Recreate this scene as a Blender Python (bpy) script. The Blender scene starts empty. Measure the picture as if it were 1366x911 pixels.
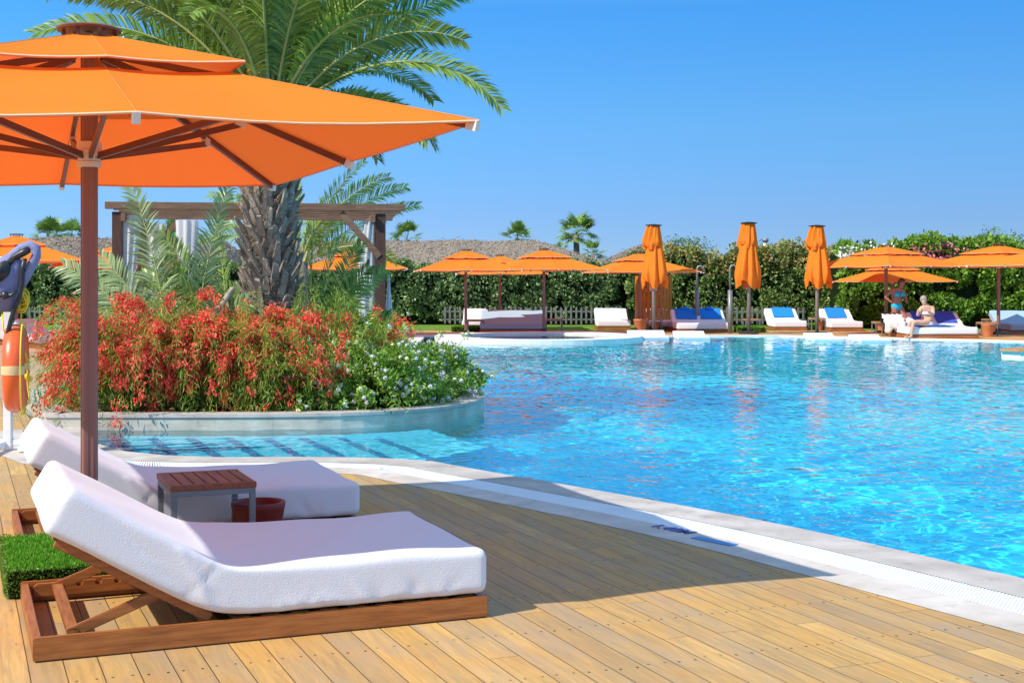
import bpy, bmesh, math, random
import numpy as np
from mathutils import Vector, Matrix
from mathutils.geometry import tessellate_polygon

SC = bpy.context.scene
COL = SC.collection
PI = math.pi
rnd = random.Random(7)
rng = np.random.default_rng(11)

# ------------------------------------------------------------------ camera, sky, sun, exposure
H = 1.55
FPX = 1800.0
cam = bpy.data.cameras.new('camera')
camo = bpy.data.objects.new('camera', cam)
COL.objects.link(camo)
camo.location = (0, 0, H)
camo.rotation_euler = (PI / 2, 0, 0)
cam.sensor_width = 36
cam.lens = FPX / 1366 * 36
cam.shift_y = -76.5 / 1366
cam.clip_start = 0.05
cam.clip_end = 6000
SC.camera = camo

ELEV = math.radians(44.5)
SUNDIR = Vector((0.816 * math.cos(ELEV), 0.578 * math.cos(ELEV), -math.sin(ELEV)))   # the way the light travels
world = bpy.data.worlds.new('World')
SC.world = world
world.use_nodes = True
wn = world.node_tree
bg = wn.nodes['Background']
sky = wn.nodes.new('ShaderNodeTexSky')
sky.sky_type = 'NISHITA'
sky.sun_disc = False
sky.sun_elevation = ELEV
sky.sun_rotation = math.atan2(SUNDIR.x, -SUNDIR.y)
sky.air_density = 1.0
sky.dust_density = 0.0
sky.ozone_density = 4.5
# clear deep-blue Mediterranean sky: the Nishita colour graded by height above the horizon
tcw = wn.nodes.new('ShaderNodeTexCoord'); sepw = wn.nodes.new('ShaderNodeSeparateXYZ')
wn.links.new(tcw.outputs['Generated'], sepw.inputs[0])
rampw = wn.nodes.new('ShaderNodeValToRGB'); wn.links.new(sepw.outputs[2], rampw.inputs[0])
for i, (p_, c_) in enumerate([(0.0, (0.24, 0.38, 0.72, 1)), (0.05, (0.25, 0.39, 0.70, 1)), (0.12, (0.26, 0.51, 0.75, 1)), (0.2, (0.20, 0.57, 0.88, 1)), (0.38, (1.45, 1.40, 1.22, 1)), (0.7, (2.0, 1.85, 1.5, 1))]):
    if i > 1: rampw.color_ramp.elements.new(p_)
    e_ = rampw.color_ramp.elements[i] if i > 1 else rampw.color_ramp.elements[i]
    e_.position = p_; e_.color = c_
mulw = wn.nodes.new('ShaderNodeMix'); mulw.data_type = 'RGBA'; mulw.blend_type = 'MULTIPLY'; mulw.inputs[0].default_value = 1.0
wn.links.new(sky.outputs[0], mulw.inputs[6]); wn.links.new(rampw.outputs[0], mulw.inputs[7])
wn.links.new(mulw.outputs[2], bg.inputs[0])
bg.inputs[1].default_value = 0.13
sun = bpy.data.lights.new('sun', 'SUN')
sun.energy = 4.2
sun.angle = math.radians(0.5)
sun.color = (1.0, 0.95, 0.87)
suno = bpy.data.objects.new('sun', sun)
COL.objects.link(suno)
suno.rotation_euler = SUNDIR.to_track_quat('-Z', 'Y').to_euler()
sun.cycles.is_caustics_light = True
SC.view_settings.view_transform = 'Standard'
SC.view_settings.look = 'None'
SC.view_settings.exposure = 0.58
SC.view_settings.gamma = 1.0
SC.cycles.use_denoising = True
SC.cycles.max_bounces = 8
SC.cycles.transparent_max_bounces = 12
SC.cycles.sample_clamp_indirect = 6

# ------------------------------------------------------------------ helpers
def G(px, py, z=0.0):
    d = (H - z) * FPX / (py - 379)
    return Vector(((px - 683) / FPX * d, d, z))

def WX(px, d):
    return (px - 683) / FPX * d

def ZY(py, d):
    return H - (py - 379) * d / FPX

def s2l(r, g, b):
    f = lambda c: (c / 255 / 12.92) if c / 255 <= 0.04045 else ((c / 255 + 0.055) / 1.055) ** 2.4
    return (f(r), f(g), f(b), 1)

class NT:
    """tiny node-graph helper"""
    def __init__(s, m):
        s.t = m.node_tree; s.n = s.t.nodes; s.l = s.t.links
        s.bsdf = s.n.get('Principled BSDF'); s.out = s.n.get('Material Output')
    def add(s, typ, **kw):
        n = s.n.new(typ)
        for k, v in kw.items():
            if k == 'ins':
                for a, b in v.items():
                    if hasattr(b, 'is_linked') or isinstance(b, bpy.types.NodeSocket):
                        s.l.new(b, n.inputs[a])
                    else:
                        n.inputs[a].default_value = b
            else:
                setattr(n, k, v)
        return n
    def math(s, op, a, b=0.0, c=None):
        d = {0: a, 1: b}
        if c is not None: d[2] = c
        return s.add('ShaderNodeMath', operation=op, ins=d).outputs[0]
    def mix(s, f, a, b):
        n = s.n.new('ShaderNodeMix'); n.data_type = 'RGBA'
        for i, v in ((0, f), (6, a), (7, b)):
            if isinstance(v, bpy.types.NodeSocket): s.l.new(v, n.inputs[i])
            else: n.inputs[i].default_value = v
        return n.outputs[2]
    def ramp(s, f, stops):
        n = s.n.new('ShaderNodeValToRGB'); s.l.new(f, n.inputs[0])
        e = n.color_ramp.elements
        while len(e) < len(stops): e.new(0.5)
        for i, (p, c) in enumerate(stops):
            e[i].position = p; e[i].color = c
        return n.outputs[0]
    def noise(s, vec, scale, detail=3, rough=0.5, **kw):
        return s.add('ShaderNodeTexNoise', ins={'Vector': vec, 'Scale': scale, 'Detail': detail, 'Roughness': rough}, **kw)
    def obj(s):
        return s.add('ShaderNodeTexCoord').outputs['Object']
    def map(s, vec, scale=(1, 1, 1), rot=(0, 0, 0), loc=(0, 0, 0)):
        return s.add('ShaderNodeMapping', ins={'Vector': vec, 'Scale': scale, 'Rotation': rot, 'Location': loc}).outputs[0]
    def bump(s, h, strength=0.3, dist=0.01):
        n = s.add('ShaderNodeBump', ins={'Height': h, 'Strength': strength, 'Distance': dist})
        s.l.new(n.outputs[0], s.bsdf.inputs['Normal']); return n

def new_mat(name, rough=0.6, spec=0.4):
    m = bpy.data.materials.new(name); m.use_nodes = True
    b = m.node_tree.nodes['Principled BSDF']
    b.inputs['Roughness'].default_value = rough
    b.inputs['Specular IOR Level'].default_value = spec
    return m

def noisy(name, c1, c2, scale=8, rough=0.6, spec=0.4, bump=0.0, bscale=None, stretch=(1, 1, 1), metal=0, dist=0.01, detail=4):
    m = new_mat(name, rough, spec); n = NT(m)
    v = n.map(n.obj(), stretch)
    t = n.noise(v, scale, detail)
    f = n.math('MULTIPLY_ADD', t.outputs[0], 2.2, -0.6)
    f = n.add('ShaderNodeClamp', ins={0: f}).outputs[0]
    n.l.new(n.mix(f, c1, c2), n.bsdf.inputs['Base Color'])
    n.bsdf.inputs['Metallic'].default_value = metal
    if bump:
        t2 = n.noise(v, bscale or scale * 4, 3)
        n.bump(t2.outputs[0], bump, dist)
    return m

def foliage_mat(name, dark, light, trans=0.35, rough=0.5, spec=0.4, dry=None):
    m = new_mat(name, rough, spec); n = NT(m)
    a = n.add('ShaderNodeAttribute', attribute_name='var')
    c = n.ramp(a.outputs['Fac'], [(0.0, dark), (0.75, light), (1.0, dry or light)] if dry else [(0, dark), (1, light)])
    n.l.new(c, n.bsdf.inputs['Base Color'])
    tr = n.add('ShaderNodeBsdfTranslucent', ins={0: c})
    mx = n.add('ShaderNodeMixShader', ins={0: trans, 1: n.bsdf.outputs[0], 2: tr.outputs[0]})
    n.l.new(mx.outputs[0], n.out.inputs[0])
    return m

def fabric_trans(name, col, trans, weave=900, tcol=None):
    m = new_mat(name, 0.85, 0.15); n = NT(m)
    t = n.noise(n.obj(), 2.5, 3)
    c = n.mix(t.outputs[0], tuple(x * 0.88 for x in col[:3]) + (1,), col)
    n.l.new(c, n.bsdf.inputs['Base Color'])
    tr = n.add('ShaderNodeBsdfTranslucent', ins={0: tcol or c})
    mx = n.add('ShaderNodeMixShader', ins={0: trans, 1: n.bsdf.outputs[0], 2: tr.outputs[0]})
    n.l.new(mx.outputs[0], n.out.inputs[0])
    w = n.noise(n.obj(), 2.2, 4, 0.55)
    n.bump(w.outputs[0], 0.25, 0.03)
    return m

M = {}

def link(o, parent=None):
    COL.objects.link(o)
    if parent is not None: o.parent = parent
    return o

def tag(o, label=None, cat=None, group=None, kind=None):
    if label: o['label'] = label
    if cat: o['category'] = cat
    if group: o['group'] = group
    if kind: o['kind'] = kind
    return o

def thing(name, label, cat, loc=(0, 0, 0), rz=0.0, group=None):
    o = bpy.data.objects.new(name, None); COL.objects.link(o)
    o.empty_display_size = 0.1
    o.location = loc; o.rotation_euler = (0, 0, rz)
    return tag(o, label, cat, group)

def copy_tree(o, parent=None):
    c = o.copy(); COL.objects.link(c)
    if parent is not None: c.parent = parent
    for ch in list(o.children):
        copy_tree(ch, c)
    return c

class MB:
    def __init__(s): s.v = []; s.f = []
    def add(s, v, f):
        b = len(s.v); s.v += [tuple(x) for x in v]; s.f += [tuple(i + b for i in q) for q in f]; return s
    def box(s, c, d, rot=None):
        c = Vector(c); x, y, z = [a / 2 for a in d]
        P = [Vector(p) for p in ((-x, -y, -z), (x, -y, -z), (x, y, -z), (-x, y, -z), (-x, -y, z), (x, -y, z), (x, y, z), (-x, y, z))]
        if rot is not None: P = [rot @ p for p in P]
        return s.add([p + c for p in P], [(0, 3, 2, 1), (4, 5, 6, 7), (0, 1, 5, 4), (1, 2, 6, 5), (2, 3, 7, 6), (3, 0, 4, 7)])
    def bar(s, a, b, w, h, up=(0, 0, 1)):
        a = Vector(a); b = Vector(b); d = b - a; L = d.length; d.normalize()
        up = Vector(up); side = d.cross(up)
        if side.length < 1e-5: side = d.cross(Vector((0, 1, 0)))
        side.normalize(); u = side.cross(d)
        R = Matrix((d, side, u)).transposed()
        return s.box((a + b) / 2, (L, w, h), R)
    def tube(s, pts, r, n=8, cap=True):
        pts = [Vector(p) for p in pts]; N = len(pts)
        if not hasattr(r, '__len__'): r = [r] * N
        V = []; prev = None
        for i, p in enumerate(pts):
            t = (pts[min(i + 1, N - 1)] - pts[max(i - 1, 0)]).normalized()
            if prev is None:
                a = Vector((0, 0, 1)) if abs(t.z) < 0.9 else Vector((1, 0, 0))
                prev = (a - t * a.dot(t)).normalized()
            prev = (prev - t * prev.dot(t)).normalized()
            q = t.cross(prev)
            for k in range(n):
                an = 2 * PI * k / n
                V.append(p + (prev * math.cos(an) + q * math.sin(an)) * r[i])
        F = []
        for i in range(N - 1):
            for k in range(n):
                F.append((i * n + k, i * n + (k + 1) % n, (i + 1) * n + (k + 1) % n, (i + 1) * n + k))
        if cap:
            F.append(tuple(range(n - 1, -1, -1))); F.append(tuple(range((N - 1) * n, N * n)))
        return s.add(V, F)
    def lathe(s, prof, n=20, c=(0, 0, 0), close=True):
        V = []; F = []
        for (r, z) in prof:
            for k in range(n):
                a = 2 * PI * k / n
                V.append((c[0] + r * math.cos(a), c[1] + r * math.sin(a), c[2] + z))
        for i in range(len(prof) - 1):
            for k in range(n):
                F.append((i * n + k, i * n + (k + 1) % n, (i + 1) * n + (k + 1) % n, (i + 1) * n + k))
        if close:
            F.append(tuple(range(n - 1, -1, -1))); F.append(tuple(range((len(prof) - 1) * n, len(prof) * n)))
        return s.add(V, F)
    def ball(s, c, r, n=8, m=6, sc=(1, 1, 1)):
        V = []; F = []
        for i in range(1, m):
            t = PI * i / m
            for k in range(n):
                a = 2 * PI * k / n
                V.append((c[0] + r * sc[0] * math.sin(t) * math.cos(a), c[1] + r * sc[1] * math.sin(t) * math.sin(a), c[2] + r * sc[2] * math.cos(t)))
        V.append((c[0], c[1], c[2] + r * sc[2])); V.append((c[0], c[1], c[2] - r * sc[2]))
        for i in range(m - 2):
            for k in range(n):
                F.append((i * n + k, (i + 1) * n + k, (i + 1) * n + (k + 1) % n, i * n + (k + 1) % n))
        T = (m - 1) * n
        for k in range(n):
            F.append((T, k, (k + 1) % n)); F.append((T + 1, (m - 2) * n + (k + 1) % n, (m - 2) * n + k))
        return s.add(V, F)
    def build(s, name, mat, parent=None, smooth=False, bevel=0.0, loc=None, rz=None):
        me = bpy.data.meshes.new(name)
        me.from_pydata(s.v, [], s.f)
        if bevel:
            bm = bmesh.new(); bm.from_mesh(me)
            bmesh.ops.bevel(bm, geom=list(bm.edges), offset=bevel, segments=2, affect='EDGES', clamp_overlap=True)
            bm.to_mesh(me); bm.free()
        if smooth:
            me.polygons.foreach_set('use_smooth', [True] * len(me.polygons))
        if mat is not None: me.materials.append(mat)
        o = bpy.data.objects.new(name, me)
        link(o, parent)
        if loc is not None: o.location = loc
        if rz is not None: o.rotation_euler = (0, 0, rz)
        return o

def np_mesh(name, V, F, mat, parent=None, var=None, smooth=False):
    """V (n,3), F (m,4) or (m,3) arrays, var (m,) per-face value"""
    me = bpy.data.meshes.new(name)
    V = np.asarray(V, dtype=np.float32); F = np.asarray(F, dtype=np.int32)
    me.vertices.add(len(V)); me.vertices.foreach_set('co', V.ravel())
    k = F.shape[1]
    me.loops.add(F.size); me.loops.foreach_set('vertex_index', F.ravel())
    me.polygons.add(len(F)); me.polygons.foreach_set('loop_start', np.arange(0, F.size, k, dtype=np.int32))
    if smooth: me.polygons.foreach_set('use_smooth', np.ones(len(F), dtype=bool))
    me.update(calc_edges=True)
    if var is not None:
        at = me.attributes.new('var', 'FLOAT', 'FACE')
        at.data.foreach_set('value', np.asarray(var, dtype=np.float32))
    me.materials.append(mat)
    o = bpy.data.objects.new(name, me)
    return link(o, parent)

def unit(a):
    return a / np.maximum(np.linalg.norm(a, axis=-1, keepdims=True), 1e-9)

def leaf_quads(C, D, L, Wd, N=None, fold=0.0):
    """diamond leaves: centre base C, direction D, length L, width Wd; returns V,F"""
    n = len(C); D = unit(D)
    if N is None: N = unit(rng.normal(size=(n, 3)))
    S = unit(np.cross(D, N)); L = np.broadcast_to(L, (n,))[:, None]; Wd = np.broadcast_to(Wd, (n,))[:, None]
    U = unit(np.cross(S, D))
    a = C; b = C + D * L * 0.45 + S * Wd * 0.5 + U * Wd * fold; c = C + D * L; d = C + D * L * 0.45 - S * Wd * 0.5 + U * Wd * fold
    V = np.stack([a, b, c, d], 1).reshape(-1, 3)
    return V, np.arange(4 * n).reshape(n, 4)

def merge(parts):
    Vs = []; Fs = []; b = 0
    for V, F in parts:
        Vs.append(V); Fs.append(F + b); b += len(V)
    return np.concatenate(Vs), np.concatenate(Fs)

def poly_sheet(name, loops, z, mat, kind='structure', parent=None, thick=0.0):
    """flat sheet; loops[0] outline, others holes"""
    Lp = [[Vector((p[0], p[1], 0)) for p in lp] for lp in loops]
    tri = tessellate_polygon(Lp)
    V = [(p.x, p.y, z) for lp in Lp for p in lp]
    F = []
    for t in tri:
        a, b, c = [Vector(V[i]) for i in t]
        if (b - a).cross(c - a).z < 0: t = (t[0], t[2], t[1])
        F.append(tuple(t))
    mb = MB(); mb.add(V, F)
    if thick:
        n0 = 0
        for lp in Lp:
            k = len(lp)
            V2 = [(p.x, p.y, z) for p in lp] + [(p.x, p.y, z - thick) for p in lp]
            mb.add(V2, [(i, (i + 1) % k, k + (i + 1) % k, k + i) for i in range(k)])
    o = mb.build(name, mat, parent)
    if kind: o['kind'] = kind
    return o

def chaikin(P, it=2):
    P = [Vector((p[0], p[1])) for p in P]
    for _ in range(it):
        Q = [P[0]]
        for a, b in zip(P[:-1], P[1:]):
            Q += [a * 0.75 + b * 0.25, a * 0.25 + b * 0.75]
        Q.append(P[-1]); P = Q
    return P

def offset(P, d):
    """offset an open polyline to its left by d with mitred corners"""
    P = [Vector((p[0], p[1])) for p in P]; out = []
    for i, p in enumerate(P):
        n = []
        if i > 0: t = (p - P[i - 1]).normalized(); n.append(Vector((-t.y, t.x)))
        if i < len(P) - 1: t = (P[i + 1] - p).normalized(); n.append(Vector((-t.y, t.x)))
        if len(n) == 1: out.append(p + n[0] * d)
        else:
            m = (n[0] + n[1]).normalized(); out.append(p + m * d / max(0.3, m.dot(n[0])))
    return out

# ------------------------------------------------------------------ materials
def wood_mat(name, c1, c2, c3, axis='X', rough=0.45, spec=0.4, scale=1.0):
    m = new_mat(name, rough, spec); n = NT(m)
    sc = {'X': (1.2, 14, 14), 'Y': (14, 1.2, 14), 'Z': (14, 14, 1.2)}[axis]
    v = n.map(n.obj(), tuple(a * scale for a in sc))
    t = n.noise(v, 3.0, 5, 0.6, ) ; t2 = n.noise(v, 9.0, 4, 0.7)
    c = n.ramp(t.outputs[0], [(0.3, c1), (0.5, c2), (0.72, c3)])
    c = n.mix(n.math('MULTIPLY', t2.outputs[0], 0.45), c, c1)
    n.l.new(c, n.bsdf.inputs['Base Color'])
    n.bump(t2.outputs[0], 0.15, 0.004)
    return m

M['teak'] = wood_mat('teak', (0.20, 0.058, 0.013, 1), (0.37, 0.125, 0.028, 1), (0.48, 0.19, 0.05, 1))
M['teak_y'] = wood_mat('teak_across', (0.19, 0.055, 0.013, 1), (0.35, 0.12, 0.028, 1), (0.46, 0.18, 0.05, 1), 'Y')
M['teak_red'] = wood_mat('teak_red', (0.17, 0.045, 0.02, 1), (0.30, 0.085, 0.035, 1), (0.38, 0.125, 0.05, 1), 'Y')
M['teak_light'] = wood_mat('teak_light', (0.35, 0.16, 0.05, 1), (0.48, 0.24, 0.09, 1), (0.55, 0.3, 0.12, 1), 'X')
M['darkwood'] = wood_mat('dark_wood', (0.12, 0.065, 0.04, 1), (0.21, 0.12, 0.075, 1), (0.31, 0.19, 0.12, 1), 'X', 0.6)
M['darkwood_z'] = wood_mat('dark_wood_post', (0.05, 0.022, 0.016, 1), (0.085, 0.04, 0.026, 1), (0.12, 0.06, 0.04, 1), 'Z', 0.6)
M['orangewood'] = wood_mat('orange_wood', (0.35, 0.12, 0.015, 1), (0.5, 0.2, 0.03, 1), (0.6, 0.27, 0.05, 1), 'Z', 0.5)
M['orange'] = fabric_trans('orange_fabric', (0.92, 0.30, 0.03, 1), 0.42, tcol=(1.0, 0.13, 0.025, 1))
M['seam'] = noisy('orange_thread', (0.62, 0.17, 0.02, 1), (0.7, 0.22, 0.03, 1), 20)
M['hem'] = noisy('pale_hem', (0.75, 0.42, 0.25, 1), (0.8, 0.5, 0.35, 1), 20)
M['pole'] = noisy('brown_pole', (0.21, 0.095, 0.07, 1), (0.28, 0.145, 0.115, 1), 1.2, 0.32, 0.5, stretch=(30, 30, 0.6))
M['pole_grey'] = noisy('weathered_pole', (0.22, 0.17, 0.15, 1), (0.30, 0.24, 0.21, 1), 4, 0.45, 0.4)
M['rib'] = noisy('brown_rib', (0.14, 0.045, 0.025, 1), (0.19, 0.065, 0.04, 1), 6, 0.4, 0.4)
M['plastic_white'] = noisy('cream_plastic', (0.62, 0.58, 0.54, 1), (0.7, 0.66, 0.62, 1), 9, 0.35, 0.5)
M['alu'] = noisy('brushed_aluminium', (0.17, 0.17, 0.17, 1), (0.24, 0.24, 0.24, 1), 12, 0.45, 0.5, metal=0.3, stretch=(1, 1, 8))
M['white_paint'] = noisy('white_paint', (0.72, 0.72, 0.72, 1), (0.8, 0.8, 0.8, 1), 8, 0.35, 0.5)
M['dark'] = noisy('dark_plastic', (0.012, 0.012, 0.014, 1), (0.03, 0.03, 0.033, 1), 8, 0.4, 0.5)
M['terracotta'] = noisy('terracotta', (0.5, 0.17, 0.06, 1), (0.62, 0.24, 0.1, 1), 5, 0.75, 0.2, bump=0.1)
M['maroon'] = noisy('maroon_glaze', (0.16, 0.018, 0.014, 1), (0.22, 0.028, 0.022, 1), 4, 0.5, 0.3)
M['soil'] = noisy('soil', (0.05, 0.03, 0.018, 1), (0.12, 0.07, 0.04, 1), 12, 0.95, 0.1, bump=0.6)

def terry():
    m = new_mat('white_terry_cloth', 0.95, 0.1); n = NT(m)
    o = n.obj()
    a = n.noise(o, 170, 2, 0.7); b = n.noise(o, 45, 3, 0.6); w = n.noise(o, 5, 2, 0.5)
    n.l.new(n.mix(a.outputs[0], (0.60, 0.60, 0.63, 1), (0.74, 0.74, 0.765, 1)), n.bsdf.inputs['Base Color'])
    h = n.math('ADD', n.math('MULTIPLY', a.outputs[0], 0.6), n.math('MULTIPLY', b.outputs[0], 0.2))
    h = n.math('ADD', h, n.math('MULTIPLY', w.outputs[0], 0.3))
    n.bump(h, 0.5, 0.009)
    n.bsdf.inputs['Sheen Weight'].default_value = 0.25
    return m
M['terry'] = terry()
def cloth(name, col, rough=0.9):
    m = new_mat(name, rough, 0.1); n = NT(m); o = n.obj()
    a = n.noise(o, 20, 3); n.l.new(n.mix(a.outputs[0], tuple(c * 0.8 for c in col[:3]) + (1,), col), n.bsdf.inputs['Base Color'])
    n.bump(a.outputs[0], 0.3, 0.01); return m
M['blue_towel'] = cloth('blue_towel', (0.02, 0.22, 0.72, 1))
M['navy_towel'] = cloth('violet_towel', (0.05, 0.10, 0.48, 1))
M['cooled_grey_cloth'] = cloth('cooled_grey_cloth', (0.33, 0.46, 0.56, 1))  # blue put into the grey to cancel orange light from the parasols
M['curtain'] = fabric_trans('curtain_cloth', (0.78, 0.78, 0.80, 1), 0.35, 300)

U = Vector((0.9247, 0.3807)); Vd = Vector((-0.3807, 0.9247))
ANG = math.atan2(U.y, U.x)

def deck_mat(name, ang, bw, off, tones, board_len=2.6, joist=0.65):
    m = new_mat(name, 0.6, 0.25); n = NT(m)
    geo = n.add('ShaderNodeNewGeometry').outputs['Position']
    v = n.map(geo, rot=(0, 0, -ang))
    # slight waviness so that boards are not ruler-perfect
    sep = n.add('ShaderNodeSeparateXYZ', ins={0: v})
    x = n.math('DIVIDE', n.math('SUBTRACT', sep.outputs[0], off), bw)
    y = sep.outputs[1]
    row = n.math('FLOOR', x); fx = n.math('FRACT', x)
    r1 = n.add('ShaderNodeTexWhiteNoise', noise_dimensions='1D', ins={'W': row}).outputs['Value']
    # joints sit on the joists
    ys = n.math('ADD', n.math('DIVIDE', y, board_len), n.math('DIVIDE', n.math('FLOOR', n.math('MULTIPLY', r1, board_len / joist)), board_len / joist))
    colm = n.math('FLOOR', ys); fy = n.math('FRACT', ys)
    cmb = n.add('ShaderNodeCombineXYZ', ins={0: row, 1: colm})
    wn_ = n.add('ShaderNodeTexWhiteNoise', noise_dimensions='2D', ins={'Vector': cmb.outputs[0]})
    rid = wn_.outputs['Value']
    # grain
    gv = n.add('ShaderNodeCombineXYZ', ins={0: n.math('MULTIPLY', sep.outputs[0], 22), 1: n.math('ADD', n.math('MULTIPLY', y, 1.6), n.math('MULTIPLY', rid, 40)), 2: n.math('MULTIPLY', rid, 13)})
    warp = n.noise(gv.outputs[0], 0.7, 2)
    gv2 = n.add('ShaderNodeVectorMath', operation='ADD', ins={0: gv.outputs[0], 1: n.add('ShaderNodeVectorMath', operation='SCALE', ins={0: warp.outputs['Color'], 'Scale': 1.8}).outputs[0]})
    g = n.noise(gv2.outputs[0], 1.6, 5, 0.65)
    big = n.noise(n.map(geo, (1, 1, 1)), 1.7, 4, 0.6)
    base = n.ramp(rid, [(0.0, tones[0]), (0.35, tones[1]), (0.7, tones[2]), (1.0, tones[3])])
    gf = n.add('ShaderNodeMapRange', ins={0: g.outputs[0], 1: 0.40, 2: 0.68, 3: 0.0, 4: 0.6}).outputs[0]
    c = n.mix(gf, base, tones[4])
    bf = n.add('ShaderNodeMapRange', ins={0: big.outputs[0], 1: 0.47, 2: 0.72, 3: 0.0, 4: 0.6}).outputs[0]
    c = n.mix(bf, c, tones[5])
    grey = n.noise(n.map(gv.outputs[0], (0.12, 0.5, 1)), 1.1, 3, 0.6)
    c = n.mix(n.add('ShaderNodeMapRange', ins={0: grey.outputs[0], 1: 0.48, 2: 0.68, 3: 0.0, 4: 0.55}).outputs[0], c, (0.33, 0.255, 0.175, 1))
    # nails: two to a board on each joist
    ny = n.math('ABSOLUTE', n.math('SUBTRACT', n.math('FRACT', n.math('ADD', n.math('DIVIDE', y, joist), n.math('MULTIPLY', n.math('SUBTRACT', rid, 0.5), 0.05))), 0.5))
    ny = n.math('MULTIPLY', ny, joist)
    nx = n.math('MULTIPLY', n.math('ABSOLUTE', n.math('SUBTRACT', n.math('ABSOLUTE', n.math('SUBTRACT', fx, 0.5)), 0.28)), bw)
    dd = n.math('SQRT', n.math('ADD', n.math('MULTIPLY', ny, ny), n.math('MULTIPLY', n.math('MULTIPLY', nx, nx), 2.2)))
    nail = n.math('LESS_THAN', dd, 0.0095)
    c = n.mix(n.math('MULTIPLY', nail, n.math('ADD', 0.5, n.math('MULTIPLY', rid, 0.45))), c, (0.03, 0.025, 0.02, 1))
    # seams and butt joints
    sx = n.math('MULTIPLY', n.math('MINIMUM', fx, n.math('SUBTRACT', 1.0, fx)), bw)
    sy = n.math('MULTIPLY', n.math('MINIMUM', fy, n.math('SUBTRACT', 1.0, fy)), board_len)
    seam = n.math('MAXIMUM', n.math('LESS_THAN', sx, 0.0022), n.math('LESS_THAN', sy, 0.0016))
    c = n.mix(n.math('MULTIPLY', seam, 0.88), c, (0.03, 0.018, 0.01, 1))
    n.l.new(c, n.bsdf.inputs['Base Color'])
    h = n.math('SUBTRACT', n.math('MULTIPLY', g.outputs[0], 0.25), n.math('MULTIPLY', seam, 1.0))
    h = n.math('SUBTRACT', h, n.math('MULTIPLY', nail, 0.5))
    n.bump(h, 0.5, 0.004)
    return m

T1 = [(0.60, 0.37, 0.12, 1), (0.44, 0.28, 0.11, 1), (0.55, 0.325, 0.09, 1), (0.39, 0.25, 0.11, 1), (0.23, 0.155, 0.08, 1), (0.53, 0.27, 0.06, 1)]
M['deck'] = deck_mat('timber_decking', ANG, 0.1360, 0.4049, T1)
T2 = [(0.50, 0.33, 0.17, 1), (0.45, 0.29, 0.15, 1), (0.52, 0.33, 0.16, 1), (0.42, 0.28, 0.16, 1), (0.32, 0.22, 0.13, 1), (0.5, 0.33, 0.18, 1)]
M['deck2'] = deck_mat('terrace_decking', math.radians(62), 0.14, 0.0, T2)
M['grass'] = noisy('lawn_grass', (0.09, 0.17, 0.02, 1), (0.19, 0.30, 0.04, 1), 3, 0.9, 0.1, bump=0.6, bscale=120, dist=0.03)
M['earth'] = noisy('dry_ground', (0.22, 0.17, 0.10, 1), (0.30, 0.24, 0.15, 1), 0.4, 0.95, 0.1)

def stone(name, c1, c2, c3, tile=0.0, ang=0.0):
    m = new_mat(name, 0.55, 0.35); n = NT(m); geo = n.add('ShaderNodeNewGeometry').outputs['Position']
    a = n.noise(geo, 2.2, 5, 0.6); b = n.noise(n.map(geo, (3, 3, 26)), 1.5, 5, 0.7)
    c = n.ramp(a.outputs[0], [(0.35, c1), (0.55, c2), (0.7, c3)])
    f = n.add('ShaderNodeMapRange', ins={0: b.outputs[0], 1: 0.56, 2: 0.72, 3: 0.0, 4: 0.6}).outputs[0]
    c = n.mix(f, c, tuple(x * 0.55 for x in c1[:3]) + (1,))
    if tile:
        v = n.map(geo, rot=(0, 0, -ang)); sp = n.add('ShaderNodeSeparateXYZ', ins={0: v})
        fx = n.math('FRACT', n.math('DIVIDE', sp.outputs[0 if name != 'band_stone' else 1], tile))
        seam = n.math('LESS_THAN', n.math('MULTIPLY', n.math('MINIMUM', fx, n.math('SUBTRACT', 1.0, fx)), tile), 0.0022)
        c = n.mix(n.math('MULTIPLY', seam, 0.55), c, (0.2, 0.16, 0.12, 1))
    n.l.new(c, n.bsdf.inputs['Base Color']); n.bump(a.outputs[0], 0.12, 0.01)
    return m
M['wallstone'] = stone('planter_stone', (0.36, 0.33, 0.26, 1), (0.50, 0.46, 0.37, 1), (0.62, 0.58, 0.49, 1), 0.62, 0.05)
M['coping'] = stone('coping_stone', (0.38, 0.33, 0.28, 1), (0.48, 0.43, 0.38, 1), (0.56, 0.51, 0.46, 1), 0.0)
M['copingwhite'] = stone('white_coping', (0.68, 0.64, 0.58, 1), (0.74, 0.71, 0.66, 1), (0.8, 0.77, 0.72, 1))
M['band'] = stone('band_stone', (0.48, 0.41, 0.34, 1), (0.58, 0.515, 0.445, 1), (0.65, 0.59, 0.52, 1), 0.6, ANG)
M['slat'] = noisy('white_grate', (0.76, 0.76, 0.75, 1), (0.84, 0.84, 0.83, 1), 3, 0.4, 0.4)

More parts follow.
